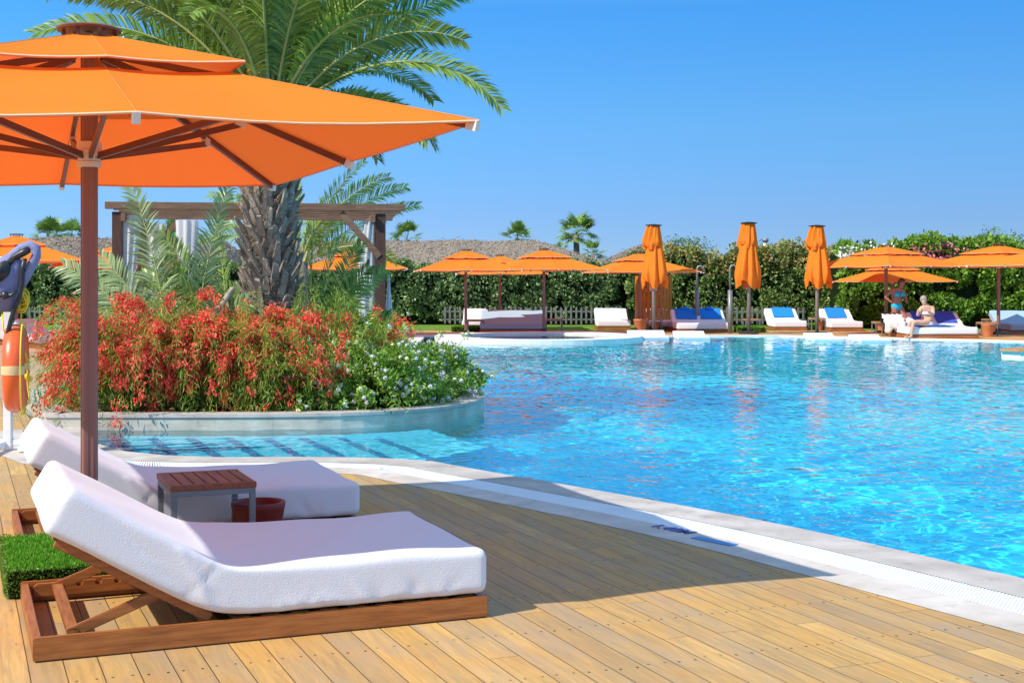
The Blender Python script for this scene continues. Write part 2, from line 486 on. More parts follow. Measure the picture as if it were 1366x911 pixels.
def tilemat(name, c1, c2, ts=0.03, line=(0.3, 0.6, 0.7, 1)):
    m = new_mat(name, 0.6, 0.2); n = NT(m); geo = n.add('ShaderNodeNewGeometry').outputs['Position']
    br = n.add('ShaderNodeTexWhiteNoise', noise_dimensions='3D', ins={'Vector': n.add('ShaderNodeVectorMath', operation='FLOOR', ins={0: n.add('ShaderNodeVectorMath', operation='SCALE', ins={0: geo, 'Scale': 1 / ts}).outputs[0]}).outputs[0]})
    c = n.mix(br.outputs['Value'], c1, c2)
    n.l.new(c, n.bsdf.inputs['Base Color']); return m
M['pooltile'] = tilemat('pool_mosaic', (0.022, 0.62, 0.80, 1), (0.036, 0.74, 0.88, 1))
M['pooltile_pale'] = tilemat('pale_pool_mosaic', (0.09, 0.58, 0.74, 1), (0.12, 0.64, 0.78, 1))
M['bluetile'] = tilemat('dark_blue_mosaic', (0.02, 0.19, 0.40, 1), (0.04, 0.25, 0.48, 1))

def water_mat():
    m = bpy.data.materials.new('pool_water'); m.use_nodes = True; b = m.node_tree.nodes['Principled BSDF']
    b.inputs['Base Color'].default_value = (0.80, 0.97, 1.0, 1)
    b.inputs['Roughness'].default_value = 0.0
    b.inputs['Transmission Weight'].default_value = 1.0
    b.inputs['IOR'].default_value = 1.24
    return m
M['water'] = water_mat()

M['thatch'] = None
def thatch():
    m = new_mat('grey_thatch', 0.95, 0.05); n = NT(m); o = n.obj()
    a = n.noise(n.map(o, (6, 6, 1.2)), 3.0, 6, 0.75); b = n.noise(o, 0.5, 3)
    c = n.ramp(a.outputs[0], [(0.3, (0.15, 0.115, 0.085, 1)), (0.5, (0.29, 0.24, 0.185, 1)), (0.7, (0.42, 0.36, 0.29, 1))])
    c = n.mix(n.math('MULTIPLY', b.outputs[0], 0.4), c, (0.22, 0.17, 0.12, 1))
    n.l.new(c, n.bsdf.inputs['Base Color']); n.bump(a.outputs[0], 0.7, 0.06); return m
M['thatch'] = thatch()
M['fence'] = noisy('shaded_white_paint', (0.10, 0.10, 0.09, 1), (0.19, 0.19, 0.175, 1), 6, 0.6)  # white pickets kept dark grey: their shade is put into the colour
M['plaster'] = noisy('cream_plaster', (0.55, 0.48, 0.38, 1), (0.62, 0.55, 0.45, 1), 2, 0.9)

M['palmleaf'] = foliage_mat('palm_leaflets', (0.08, 0.17, 0.022, 1), (0.32, 0.45, 0.07, 1), 0.3, 0.38, 0.6)
M['palmpale'] = foliage_mat('grey_green_leaflets', (0.16, 0.24, 0.09, 1), (0.38, 0.48, 0.20, 1), 0.25, 0.45, 0.5)
M['rachis'] = noisy('frond_stalk', (0.30, 0.34, 0.08, 1), (0.42, 0.42, 0.14, 1), 5, 0.5)
M['dead'] = foliage_mat('dry_leaflets', (0.10, 0.07, 0.035, 1), (0.34, 0.26, 0.15, 1), 0.15, 0.8, 0.1)
M['strawmat'] = foliage_mat('grey_straw', (0.19, 0.15, 0.115, 1), (0.36, 0.30, 0.24, 1), 0.05, 0.9, 0.1)
M['fanleaf'] = foliage_mat('fan_palm_leaf', (0.08, 0.19, 0.03, 1), (0.26, 0.42, 0.08, 1), 0.3, 0.45, 0.5)
M['bark'] = noisy('palm_bark', (0.10, 0.075, 0.055, 1), (0.30, 0.25, 0.20, 1), 3, 0.9, 0.1, bump=0.8, bscale=14, stretch=(2, 2, 0.7), dist=0.05)
M['boot'] = noisy('grey_leaf_bases', (0.14, 0.11, 0.085, 1), (0.42, 0.355, 0.285, 1), 4, 0.85, 0.15, bump=0.5, bscale=22, stretch=(3, 3, 0.8), dist=0.02)
M['red_green'] = foliage_mat('firecracker_stems', (0.10, 0.20, 0.02, 1), (0.42, 0.52, 0.07, 1), 0.35)
M['red_flower'] = foliage_mat('coral_red_blossom', (0.75, 0.05, 0.03, 1), (1.0, 0.20, 0.13, 1), 0.3, 0.6, 0.2)
M['lantana'] = foliage_mat('lantana_leaves', (0.08, 0.20, 0.02, 1), (0.36, 0.55, 0.07, 1), 0.3, 0.5, 0.4)
M['white_flower'] = foliage_mat('pale_blossom', (0.62, 0.52, 0.66, 1), (0.85, 0.82, 0.82, 1), 0.2, 0.8, 0.1, dry=(0.85, 0.72, 0.30, 1))
M['hedge'] = foliage_mat('hedge_leaves', (0.035, 0.085, 0.02, 1), (0.27, 0.39, 0.14, 1), 0.15, 0.45, 0.45)
M['hedge_mid'] = foliage_mat('bronze_hedge_leaves', (0.035, 0.08, 0.018, 1), (0.25, 0.34, 0.09, 1), 0.2, 0.5, 0.4, dry=(0.50, 0.27, 0.09, 1))
M['hedge_bright'] = foliage_mat('oleander_leaves', (0.04, 0.12, 0.012, 1), (0.30, 0.50, 0.06, 1), 0.3, 0.45, 0.45)
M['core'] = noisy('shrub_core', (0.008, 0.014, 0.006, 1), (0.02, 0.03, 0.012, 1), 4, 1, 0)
M['turf'] = foliage_mat('turf_blades', (0.05, 0.22, 0.01, 1), (0.20, 0.52, 0.03, 1), 0.3, 0.5, 0.3)
M['pink_flower'] = foliage_mat('pink_blossom', (0.70, 0.10, 0.16, 1), (0.85, 0.35, 0.42, 1), 0.3)
M['wht_flower'] = foliage_mat('white_blossom', (0.7, 0.7, 0.66, 1), (0.85, 0.85, 0.82, 1), 0.2)

# ------------------------------------------------------------------ the setting: outlines
NEAR = [(7.69, -1.56), (2.69, 7.10), (1.725, 8.77), (0.293, 10.57), (-0.237, 11.2), (-0.97, 12.15), (-3.55, 12.02), (-4.605, 14.57)]
FRONT = [(-5.03, 14.58), (-3.9, 14.58), (-2.78, 14.6), (-1.73, 14.76), (-0.90, 15.34), (-0.476, 16.16), (-0.33, 16.95), (-0.42, 17.8), (-0.75, 18.8), (-1.2, 19.8), (-1.8, 21.0)]
WEST = [(-1.8, 21.0), (-2.1, 24), (-2.3, 30), (-2.6, 40.5)]
FAR = [(-2.6, 40.5), (4.2, 40.5), (8.05, 40.6), (13.85, 36.6), (24, 30)]
nearP = chaikin(NEAR, 2)
cop = chaikin(offset(NEAR, 0.36), 2); gra = chaikin(offset(NEAR, 0.64), 2); sto = chaikin(offset(NEAR, 0.93), 2)
frontP = chaikin(FRONT, 2)
pool = list(nearP) + [Vector(p) for p in [(-4.61, 14.58)]] + [p for p in frontP if p.x > -4.6] + [Vector(p) for p in WEST[1:]] + [Vector(p) for p in FAR[1:]] + [Vector((24, -1.56))]

def ring_strip(name, A, B, z, mat):
    return poly_sheet(name, [list(A) + list(reversed(B))], z, mat)

ring_strip('pool_coping', nearP, cop, 0.004, M['coping'])
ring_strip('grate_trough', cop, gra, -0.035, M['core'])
ring_strip('stone_band', gra, sto, 0.002, M['band'])
# the grate: white slats across the overflow channel
def grate():
    A = [Vector(p) for p in cop]; B = [Vector(p) for p in gra]
    def resample(P, n):
        L = [0]
        for a, b in zip(P[:-1], P[1:]): L.append(L[-1] + (b - a).length)
        out = []; j = 0
        for i in range(n):
            s = L[-1] * i / (n - 1)
            while j < len(P) - 2 and L[j + 1] < s: j += 1
            f = (s - L[j]) / (L[j + 1] - L[j]); out.append(P[j].lerp(P[j + 1], min(1, f)))
        return out
    n = 1000; a = resample(A, n); mb = MB(); skew = math.radians(32)
    for i, p in enumerate(a):
        if p.y < 4: continue
        t = (a[min(i + 14, n - 1)] - a[max(i - 14, 0)]).normalized(); m_ = Vector((-t.y, t.x))
        d = Vector((m_.x * math.cos(skew) - m_.y * math.sin(skew), m_.x * math.sin(skew) + m_.y * math.cos(skew)))
        q = p + d * (0.28 / math.cos(skew))
        mb.bar((p.x, p.y, -0.004), (q.x, q.y, -0.004), 0.0145, 0.012)
    o = mb.build('drain_grate', M['slat']); tag(o, 'white slatted overflow grate running along the pool edge', 'grate')
grate()
# white lips either side of the grate
def lip(name, P, w, z):
    Q = offset([(p.x, p.y) for p in P], w)
    return ring_strip(name, P, Q, z, M['slat'])

planter_out = [Vector((-5.03, 14.58))] + list(frontP[1:]) + [Vector(p) for p in [(-3.2, 21.8), (-6.6, 20.0), (-6.4, 17.5)]]
far_out = [Vector((-2.9, 40.9)), Vector((4.2, 40.9)), Vector((8.15, 41.0)), Vector((14.05, 37.0)), Vector((24.2, 30.4))]
west_out = [Vector((-2.4, 24)), Vector((-2.6, 30))]
hole = list(sto) + [Vector((-5.10, 14.5))] + [Vector((-6.4, 17.5)), Vector((-6.6, 20.0)), Vector((-3.2, 21.8)), Vector((-2.1, 21.1))] + west_out + far_out + [Vector((24.2, -2.2))]
poly_sheet('near_deck', [[(-14, -6), (30, -6), (30, 45), (9.5, 45), (-14, 45)], hole], 0.0, M['deck'])
poly_sheet('terrace', [[(-60, -6), (-14, -6), (-14, 45), (-60, 45)]], 0.0, M['deck2'])
# terrace boards behind the stone edge on the far left run at another angle
poly_sheet('terrace_path', [[(-13.9, 16.2), (-6.9, 16.2), (-6.9, 22.5), (-3.2, 22.5), (-3.0, 44.9), (-13.9, 44.9)]], 0.004, M['deck2'])
poly_sheet('pavement', [[(-9.5, 12.2), (-5.62, 12.2), (-5.55, 14.4), (-6.62, 17.4), (-6.8, 16.15), (-9.5, 16.15)]], 0.004, M['band'])
poly_sheet('pavement_corner', [[(-4.606, 14.60), (-4.612, 14.575), (-5.5, 14.22), (-5.7, 14.62)]], -0.001, M['band'])
ring_strip('far_coping', [Vector(p) for p in FAR], far_out, 0.006, M['copingwhite'])
ring_strip('west_coping', [Vector(p) for p in WEST], [Vector((-2.1, 21.1))] + west_out + [Vector((-2.9, 40.9))], 0.006, M['copingwhite'])
poly_sheet('lawn', [[(-60, 45), (60, 45), (60, 58), (-60, 58)]], -0.004, M['grass'])
poly_sheet('far_deck_right', [[(30, -6), (60, -6), (60, 45), (30, 45)]], 0.0, M['deck2'])
poly_sheet('ground', [[(-3000, -3000), (3000, -3000), (3000, 3000), (-3000, 3000)], [(-60, -6), (60, -6), (60, 58), (-60, 58)]], -0.01, M['earth'])

# pool shell
poly_sheet('pool_floor', [pool], -1.4, M['pooltile'])
def walls(name, P, z0, z1, mat, closed=True):
    mb = MB(); n = len(P)
    V = [(p.x, p.y, z0) for p in P] + [(p.x, p.y, z1) for p in P]
    F = [(i, (i + 1) % n, n + (i + 1) % n, n + i) for i in range(n if closed else n - 1)]
    mb.add(V, F); o = mb.build(name, mat); o['kind'] = 'structure'; return o
shell = [Vector(p) for p in WEST + FAR[1:] + [(24, -1.56)]] + list(nearP) + [Vector((-4.61, 14.579))]
walls('pool_wall', shell, -1.4, -0.06, M['pooltile'], False)
walls('pool_edge', shell, -0.06, 0.003, M['copingwhite'], False)
# shallow shelf of the arm beside the planter, with dark tile stripes
shelf = [(-4.55, 14.56), (-3.5, 12.08), (-1.1, 12.2), (-0.25, 13.6), (-0.95, 15.2), (-1.75, 14.72), (-2.8, 14.56), (-4.4, 14.56)]
sh = poly_sheet('pool_shelf', [[(p[0], p[1]) for p in shelf]], -0.42, M['pooltile_pale'], thick=0.97)
mb = MB()
for k in range(9):
    x0 = -4.15 + k * 0.40
    a = Vector((x0 + 0.45, 12.1)); L = 2.45
    if k == 0: a = Vector((x0 + 0.2, 12.6)); L = 1.9
    b = a + Vd * L
    b.y = min(b.y, 14.55)
    mb.bar((a.x, a.y, -0.413), (b.x, b.y, -0.413), 0.10, 0.008)
o = mb.build('pool_stripes', M['bluetile']); o['kind'] = 'structure'

# water surface: real ripples
KW = []
for i in range(50):
    lam = (0.12 * (2.2 ** rng.uniform(0, 1))) if i < 24 else 0.18 * (10 ** rng.uniform(0, 0.8)); a = rng.uniform(0, 2 * PI)
    KW.append((2 * PI / lam * math.cos(a), 2 * PI / lam * math.sin(a), rng.uniform(0, 6.28), lam * (0.0027 if lam < 0.4 else 0.0014)))
def wave(X, Y):
    Z = np.zeros_like(X) - 0.03
    warpx = 0.25 * np.sin(0.9 * X + 0.6 * Y) + 0.15 * np.sin(1.7 * Y - 1.1 * X + 1)
    warpy = 0.25 * np.sin(0.8 * Y - 0.7 * X + 2) + 0.15 * np.sin(1.9 * X + 0.5 * Y)
    amp = 0.85 + 0.5 * np.sin(0.5 * X + 0.31 * Y + 1) * np.sin(0.37 * Y - 0.22 * X)
    arm = 1 / (1 + np.exp((X + 0.55) * 5)) * 1 / (1 + np.exp((Y - 15.2) * 4))   # the sheltered arm beside the planter lies calmer
    amp = amp * (1 - 0.62 * arm)
    for kx, ky, p, A in KW: Z += amp * A * np.sin(kx * (X + warpx) + ky * (Y + warpy) + p)
    return Z
def water():
    xs = np.concatenate([np.arange(-4.9, -1.3, 0.045), np.arange(-1.3, 5.2, 0.026), np.arange(5.2, 24.1, 0.06)])
    ys = [-1.6]; 
    while ys[-1] < 41: ys.append(ys[-1] + (0.06 if ys[-1] < 6.6 else 0.026 if ys[-1] < 15.5 else 0.026 + (ys[-1] - 15.5) * 0.005))
    ys = np.array(ys); X, Y = np.meshgrid(xs, ys); Z = wave(X, Y)
    poly = np.array([(p.x, p.y) for p in pool])
    def inside(px, py):
        c = np.zeros(px.shape, bool); n = len(poly); j = n - 1
        for i in range(n):
            xi, yi = poly[i]; xj, yj = poly[j]
            m = ((yi > py) != (yj > py)) & (px < (xj - xi) * (py - yi) / (yj - yi + 1e-12) + xi)
            c ^= m; j = i
        return c
    ins = inside(X, Y); k = ins.copy()
    for _ in range(2):   # run the sheet a little way under the coping
        k2 = k.copy(); k2[1:] |= k[:-1]; k2[:-1] |= k[1:]; k2[:, 1:] |= k[:, :-1]; k2[:, :-1] |= k[:, 1:]; k = k2
    nx = len(xs); idx = np.arange(X.size).reshape(X.shape)
    q = np.stack([idx[:-1, :-1], idx[:-1, 1:], idx[1:, 1:], idx[1:, :-1]], -1)
    keep = k[:-1, :-1] & k[:-1, 1:] & k[1:, 1:] & k[1:, :-1]
    # nothing needed far outside the frame on the right
    q = q[keep]
    used = np.unique(q); mp = -np.ones(X.size, int); mp[used] = np.arange(len(used))
    V = np.stack([X, Y, Z], -1).reshape(-1, 3)[used]
    o = np_mesh('pool_water', V, mp[q], M['water'], smooth=True); o['kind'] = 'structure'
    o.cycles.is_caustics_caster = True
water()
for o in SC.objects:
    if o.name.startswith(('pool_floor', 'pool_wall', 'pool_shelf', 'pool_stripes')):
        o.cycles.is_caustics_receiver = True

# planter wall (stone facing, then coping) and soil
pl = thing('planter_wall', 'low curved stone planter wall rising from the pool water', 'wall')
def wall_solid(name, P, inner, z0, z1, mat, parent):
    n = len(P); V = [(p.x, p.y, z0) for p in P] + [(p.x, p.y, z1) for p in P] + [(p.x, p.y, z1) for p in inner] + [(p.x, p.y, z0) for p in inner]
    F = []
    for i in range(n):
        j = (i + 1) % n
        F += [(i, j, n + j, n + i), (n + i, n + j, 2 * n + j, 2 * n + i), (2 * n + i, 2 * n + j, 3 * n + j, 3 * n + i)]
    mb = MB(); mb.add(V, F); return mb.build(name, mat, parent)
def inset(P, d):
    n = len(P); out = []
    for i in range(n):
        a = P[i - 1]; b = P[i]; c = P[(i + 1) % n]
        t1 = (b - a).normalized(); t2 = (c - b).normalized(); m = Vector((-t1.y - t2.y, t1.x + t2.x)).normalized()
        out.append(b + m * d / max(0.45, m.dot(Vector((-t1.y, t1.x)))))
    return out
wi = inset(planter_out, 0.22)
lipo = inset(planter_out, -0.015)
wall_solid('wall_face', planter_out, wi, -1.4, 0.108, M['wallstone'], pl)
wall_solid('coping', lipo, inset(planter_out, 0.30), 0.108, 0.142, M['coping'], pl)
poly_sheet('planter_soil', [[(p.x, p.y) for p in inset(planter_out, 0.2)]], 0.09, M['soil'])
mb = MB(); mb.lathe([(0.0, 0), (0.11, 0.0), (0.12, -0.01), (0.12, -0.03)], 20)
o = mb.build('pool_lamp', M['white_paint']); o.rotation_euler = (PI / 2, 0, 0); o.location = (-2.35, 14.6, -0.24)
tag(o, 'round white underwater lamp set in the planter wall', 'pool lamp')

# ------------------------------------------------------------------ parasols
def make_parasol(hw, hl, rim, top, tilt=0.0, detail=True, ribs=True):
    """open two-tier parasol; local x = short side, y = long side, origin at pole foot"""
    root = thing('parasol', 'parasol', 'parasol')
    rise = top - rim
    def zc(t, x): return rim + rise * (1 - t) + tilt * x
    ring = []
    k = 6
    corners = [(hw, -hl), (hw, 0), (hw, hl), (0, hl), (-hw, hl), (-hw, 0), (-hw, -hl), (0, -hl)]
    for i in range(8):
        a = corners[i]; b = corners[(i + 1) % 8]
        for j in range(k):
            f = j / k; pull = 1 - 0.035 * math.sin(PI * f)   # the hem draws in between ribs
            ring.append(((a[0] * (1 - f) + b[0] * f) * pull, (a[1] * (1 - f) + b[1] * f) * pull, f))
    n = len(ring)
    def tier(name, t0, t1, dz, steps):
        V = []; F = []
        for s in range(steps + 1):
            t = t0 + (t1 - t0) * s / steps
            for (x, y, f) in ring:
                sag = 0.035 * math.sin(PI * f) * t
                V.append((x * t, y * t, zc(t, x * t) + dz - sag * 0.6))
        for s in range(steps):
            for i in range(n):
                F.append((s * n + i, s * n + (i + 1) % n, (s + 1) * n + (i + 1) % n, (s + 1) * n + i))
        if detail:   # stitched seams along the eight ribs
            sm = MB()
            for i in range(0, n, k):
                pts = [V[s * n + i] for s in range(steps + 1)]; sm.tube([(p[0], p[1], p[2] + 0.0005) for p in pts], 0.0022, 4)
        # hem turned down
        b = len(V); s0 = steps * n
        for i in range(n):
            x, y, z = V[s0 + i]; V.append((x, y, z - 0.012))
        for i in range(n): F.append((s0 + i, s0 + (i + 1) % n, b + (i + 1) % n, b + i))
        mb = MB(); mb.add(V, F); o = mb.build(name, M['orange'], root, smooth=False)
        bm = bmesh.new(); bm.from_mesh(o.data); bmesh.ops.recalc_face_normals(bm, faces=bm.faces); bm.to_mesh(o.data); bm.free()
        hm = MB(); pts = [V[s0 + i] for i in range(n)]; pts.append(pts[0])
        hm.tube([(p[0] * 1.001, p[1] * 1.001, p[2] - 0.004) for p in pts], 0.0055, 4)
        hm.build('hem', M['hem'], o)
        if detail: sm.build('seams', M['seam'], o)
        return o
    tier('canopy', 0.40, 1.0, 0.0, 5)
    tier('top_canopy', 0.06, 0.45, 0.072, 4)
    mb = MB(); mb.lathe([(0.02, 0), (0.165, 0.0), (0.17, 0.012), (0.15, 0.022), (0.0, 0.03)], 24, (0, 0, top + 0.075), False)
    mb.lathe([(0.02, -0.002), (0.165, -0.002)], 24, (0, 0, top + 0.075), False)
    for a in range(6):
        mb.box((0.13 * math.cos(a * PI / 3), 0.13 * math.sin(a * PI / 3), top + 0.055), (0.02, 0.02, 0.05))
    mb.build('cap', M['rib'], root)
    # pole
    mb = MB(); prof = []
    w = 0.04
    pts = []
    for (sx, sy) in ((1, 1), (-1, 1), (-1, -1), (1, -1)):
        a0 = math.atan2(sy, sx) - PI / 4
        for q in range(4):
            an = a0 + q * PI / 6
            pts.append((sx * (w - 0.012) + 0.012 * math.cos(an), sy * (w - 0.012) + 0.012 * math.sin(an)))
    m_ = len(pts)
    V = [(x, y, 0) for x, y in pts] + [(x, y, top + 0.05) for x, y in pts]
    mb.add(V, [(i, (i + 1) % m_, m_ + (i + 1) % m_, m_ + i) for i in range(m_)] + [tuple(range(2 * m_ - 1, m_ - 1, -1))])
    for sx in (-1, 1):   # fluting strips
        for off in (-0.014, 0.014):
            mb.box((sx * (w + 0.0015), off, top / 2), (0.003, 0.009, top - 0.1)); mb.box((off, sx * (w + 0.0015), top / 2), (0.009, 0.003, top - 0.1))
    mb.build('pole', M['pole'], root)
    hubz = rim + 0.0
    mb = MB(); mb.lathe([(0.05, -0.09), (0.062, -0.088), (0.064, -0.06), (0.058, -0.055), (0.06, -0.035), (0.078, -0.03), (0.082, 0.0), (0.066, 0.004), (0.064, 0.045), (0.045, 0.05)], 24, (0, 0, hubz + 0.03))
    mb.build('hub', M['plastic_white'], root, smooth=False)
    if ribs:
        for i in range(8):
            cx, cy = corners[i]; cv = Vector((cx, cy))
            a = Vector((cx * 0.05, cy * 0.05, zc(0.05, cx * 0.05) - 0.03)); b = Vector((cx * 0.985, cy * 0.985, zc(0.985, cx) - 0.028))
            r = MB(); r.bar(a, b, 0.022, 0.036); ro = r.build('rib', M['rib'], root)
            e = MB(); dv = (b - a).normalized(); e.bar(b - dv * 0.02, b + dv * 0.035, 0.032, 0.046); e.build('rib_cap', M['plastic_white'], ro)
            t = 0.56; c = Vector((cx * t, cy * t, zc(t, cx * t) - 0.07)); hdir = cv.normalized()
            st = MB(); st.bar((hdir.x * 0.07, hdir.y * 0.07, hubz + 0.0), c, 0.02, 0.034); so = st.build('strut', M['rib'], root)
            if detail:
                bk = MB(); bk.bar(c - dv * 0.03 + Vector((0, 0, 0.012)), c + dv * 0.03 + Vector((0, 0, 0.012)), 0.034, 0.05); bk.build('bracket', M['plastic_white'], so)
    mb = MB(); mb.box((0, 0, 0.04), (0.5, 0.5, 0.08)); mb.box((0, 0, 0.12), (0.12, 0.12, 0.12)); mb.build('base', M['dark'], root, bevel=0.005)
    return root

PU = make_parasol(1.4416, 2.04, 2.23, 2.82, tilt=0.022)
PC = Vector((-2.255, 7.198, 0))
PU.location = PC; PU.rotation_euler = (0, 0, ANG)
tag(PU, 'large orange two-tier parasol in the foreground shading the white loungers', 'parasol', 'orange parasols')

# far open parasols: own prototype with the rim set lower
FU = make_parasol(1.5, 2.0, 2.02, 2.58, detail=False)
far_open = [   # pole px, depth, rotation, lift, label
    (22, 33.0, 0.35, 0.10, 'open orange parasol over the sunbeds behind the life vest'),
    (172, 34.0, 0.1, -0.05, 'open orange parasol glimpsed through the left posts of the pergola'),
    (474, 40.0, 0.1, -0.02, 'open orange parasol half hidden behind the right post of the pergola'),
    (621.4, 41.5, 0.12, -0.05, 'open orange parasol above the grey daybed, standing nearest the pergola'),
    (667, 46.0, 0.05, -0.12, 'open orange parasol peeping out between two nearer ones over the grey daybed'),
    (725.5, 42.0, 0.2, -0.02, 'open orange parasol beside the small table at the right end of the grey daybed'),
    (853, 44.0, 0.15, -0.08, 'open orange parasol in front of the curved wooden shower cabin'),
    (1182, 41.0, 0.42, 0.06, 'open orange parasol on the pole left of the standing woman'),
    (1190.5, 44.5, 0.0, -0.38, 'lower open orange parasol just behind the standing woman'),
    (1332, 40.0, 0.42, 0.06, 'open orange parasol between the two-person daybed and the grey lounger'),
    (1432, 33.0, 0.55, 0.0, 'orange parasol whose corner pokes in at the right edge of the photo'),
]
first = True
for px, d, rz, lift, lab in far_open:
    o = FU if first else copy_tree(FU); first = False
    o.location = (WX(px, d), d, lift); o.rotation_euler = (0, 0, rz)
    tag(o, lab, 'parasol', 'orange parasols')

def closed_parasol(px, d, ytop, label, rz):
    root = thing('folded_parasol', label, 'parasol', (WX(px, d), d, 0), rz, 'folded orange parasols')
    top = ZY(ytop, d); bot = ZY(386, d)
    def skirt(name, z_top, z_bot, r0, r1, seed):
        n = 96; rows = 16; V = []; F = []
        ph = seed * 1.7
        for i in range(rows + 1):
            f = i / rows
            for k in range(n):
                a = 2 * PI * k / n
                fold = 0.72 + 0.28 * abs(math.cos(4 * a + ph + 0.5 * math.sin(3 * f))) ** 0.7
                fold += 0.07 * math.sin(11 * a + 3 * f + ph)
                lob = 0.5 + 0.5 * math.cos(4 * a + ph)
                R = (r0 + (r1 - r0) * f ** 0.85) * (1 - 0.18 * max(0, f - 0.8) * 5) * (1 + 0.15 * math.cos(a + ph))
                z = z_top + (z_bot - z_top) * f * (0.82 + 0.18 * lob)
                V.append((R * fold * math.cos(a), R * fold * math.sin(a), z))
        for i in range(rows):
            for k in range(n):
                F.append((i * n + k, i * n + (k + 1) % n, (i + 1) * n + (k + 1) % n, (i + 1) * n + k))
        mb = MB(); mb.add(V, F); return mb.build(name, M['orange'], root, smooth=True)
    skirt('canopy', top - 0.5, bot, 0.17, 0.47, 1 + px)
    skirt('top_canopy', top - 0.06, top - (top - bot) * 0.40, 0.20, 0.34, 2 + px)
    mb = MB(); mb.lathe([(0, 0), (0.25, 0), (0.26, 0.02), (0.05, 0.05), (0, 0.05)], 16, (0, 0, top - 0.05), False); mb.lathe([(0, -0.01), (0.24, -0.01)], 16, (0, 0, top - 0.05), False)
    mb.build('cap', M['dark'], root)
    mb = MB(); mb.tube([(0, 0, 0), (0, 0, top - 0.04)], 0.055, 10); mb.build('pole', M['pole_grey'], root, smooth=True)
    mb = MB(); mb.box((0, 0, 0.04), (0.5, 0.5, 0.08)); mb.build('base', M['dark'], root, bevel=0.01)
closed_parasol(872, 41.5, 299, 'folded orange parasol in front of the curved wooden cabin', 0.3)
closed_parasol(999, 42.0, 296, 'folded orange parasol between the outdoor shower posts and the single daybed', 1.1)
closed_parasol(1090, 41.5, 300, 'folded orange parasol standing between the two single daybeds with blue towels', 0.2)

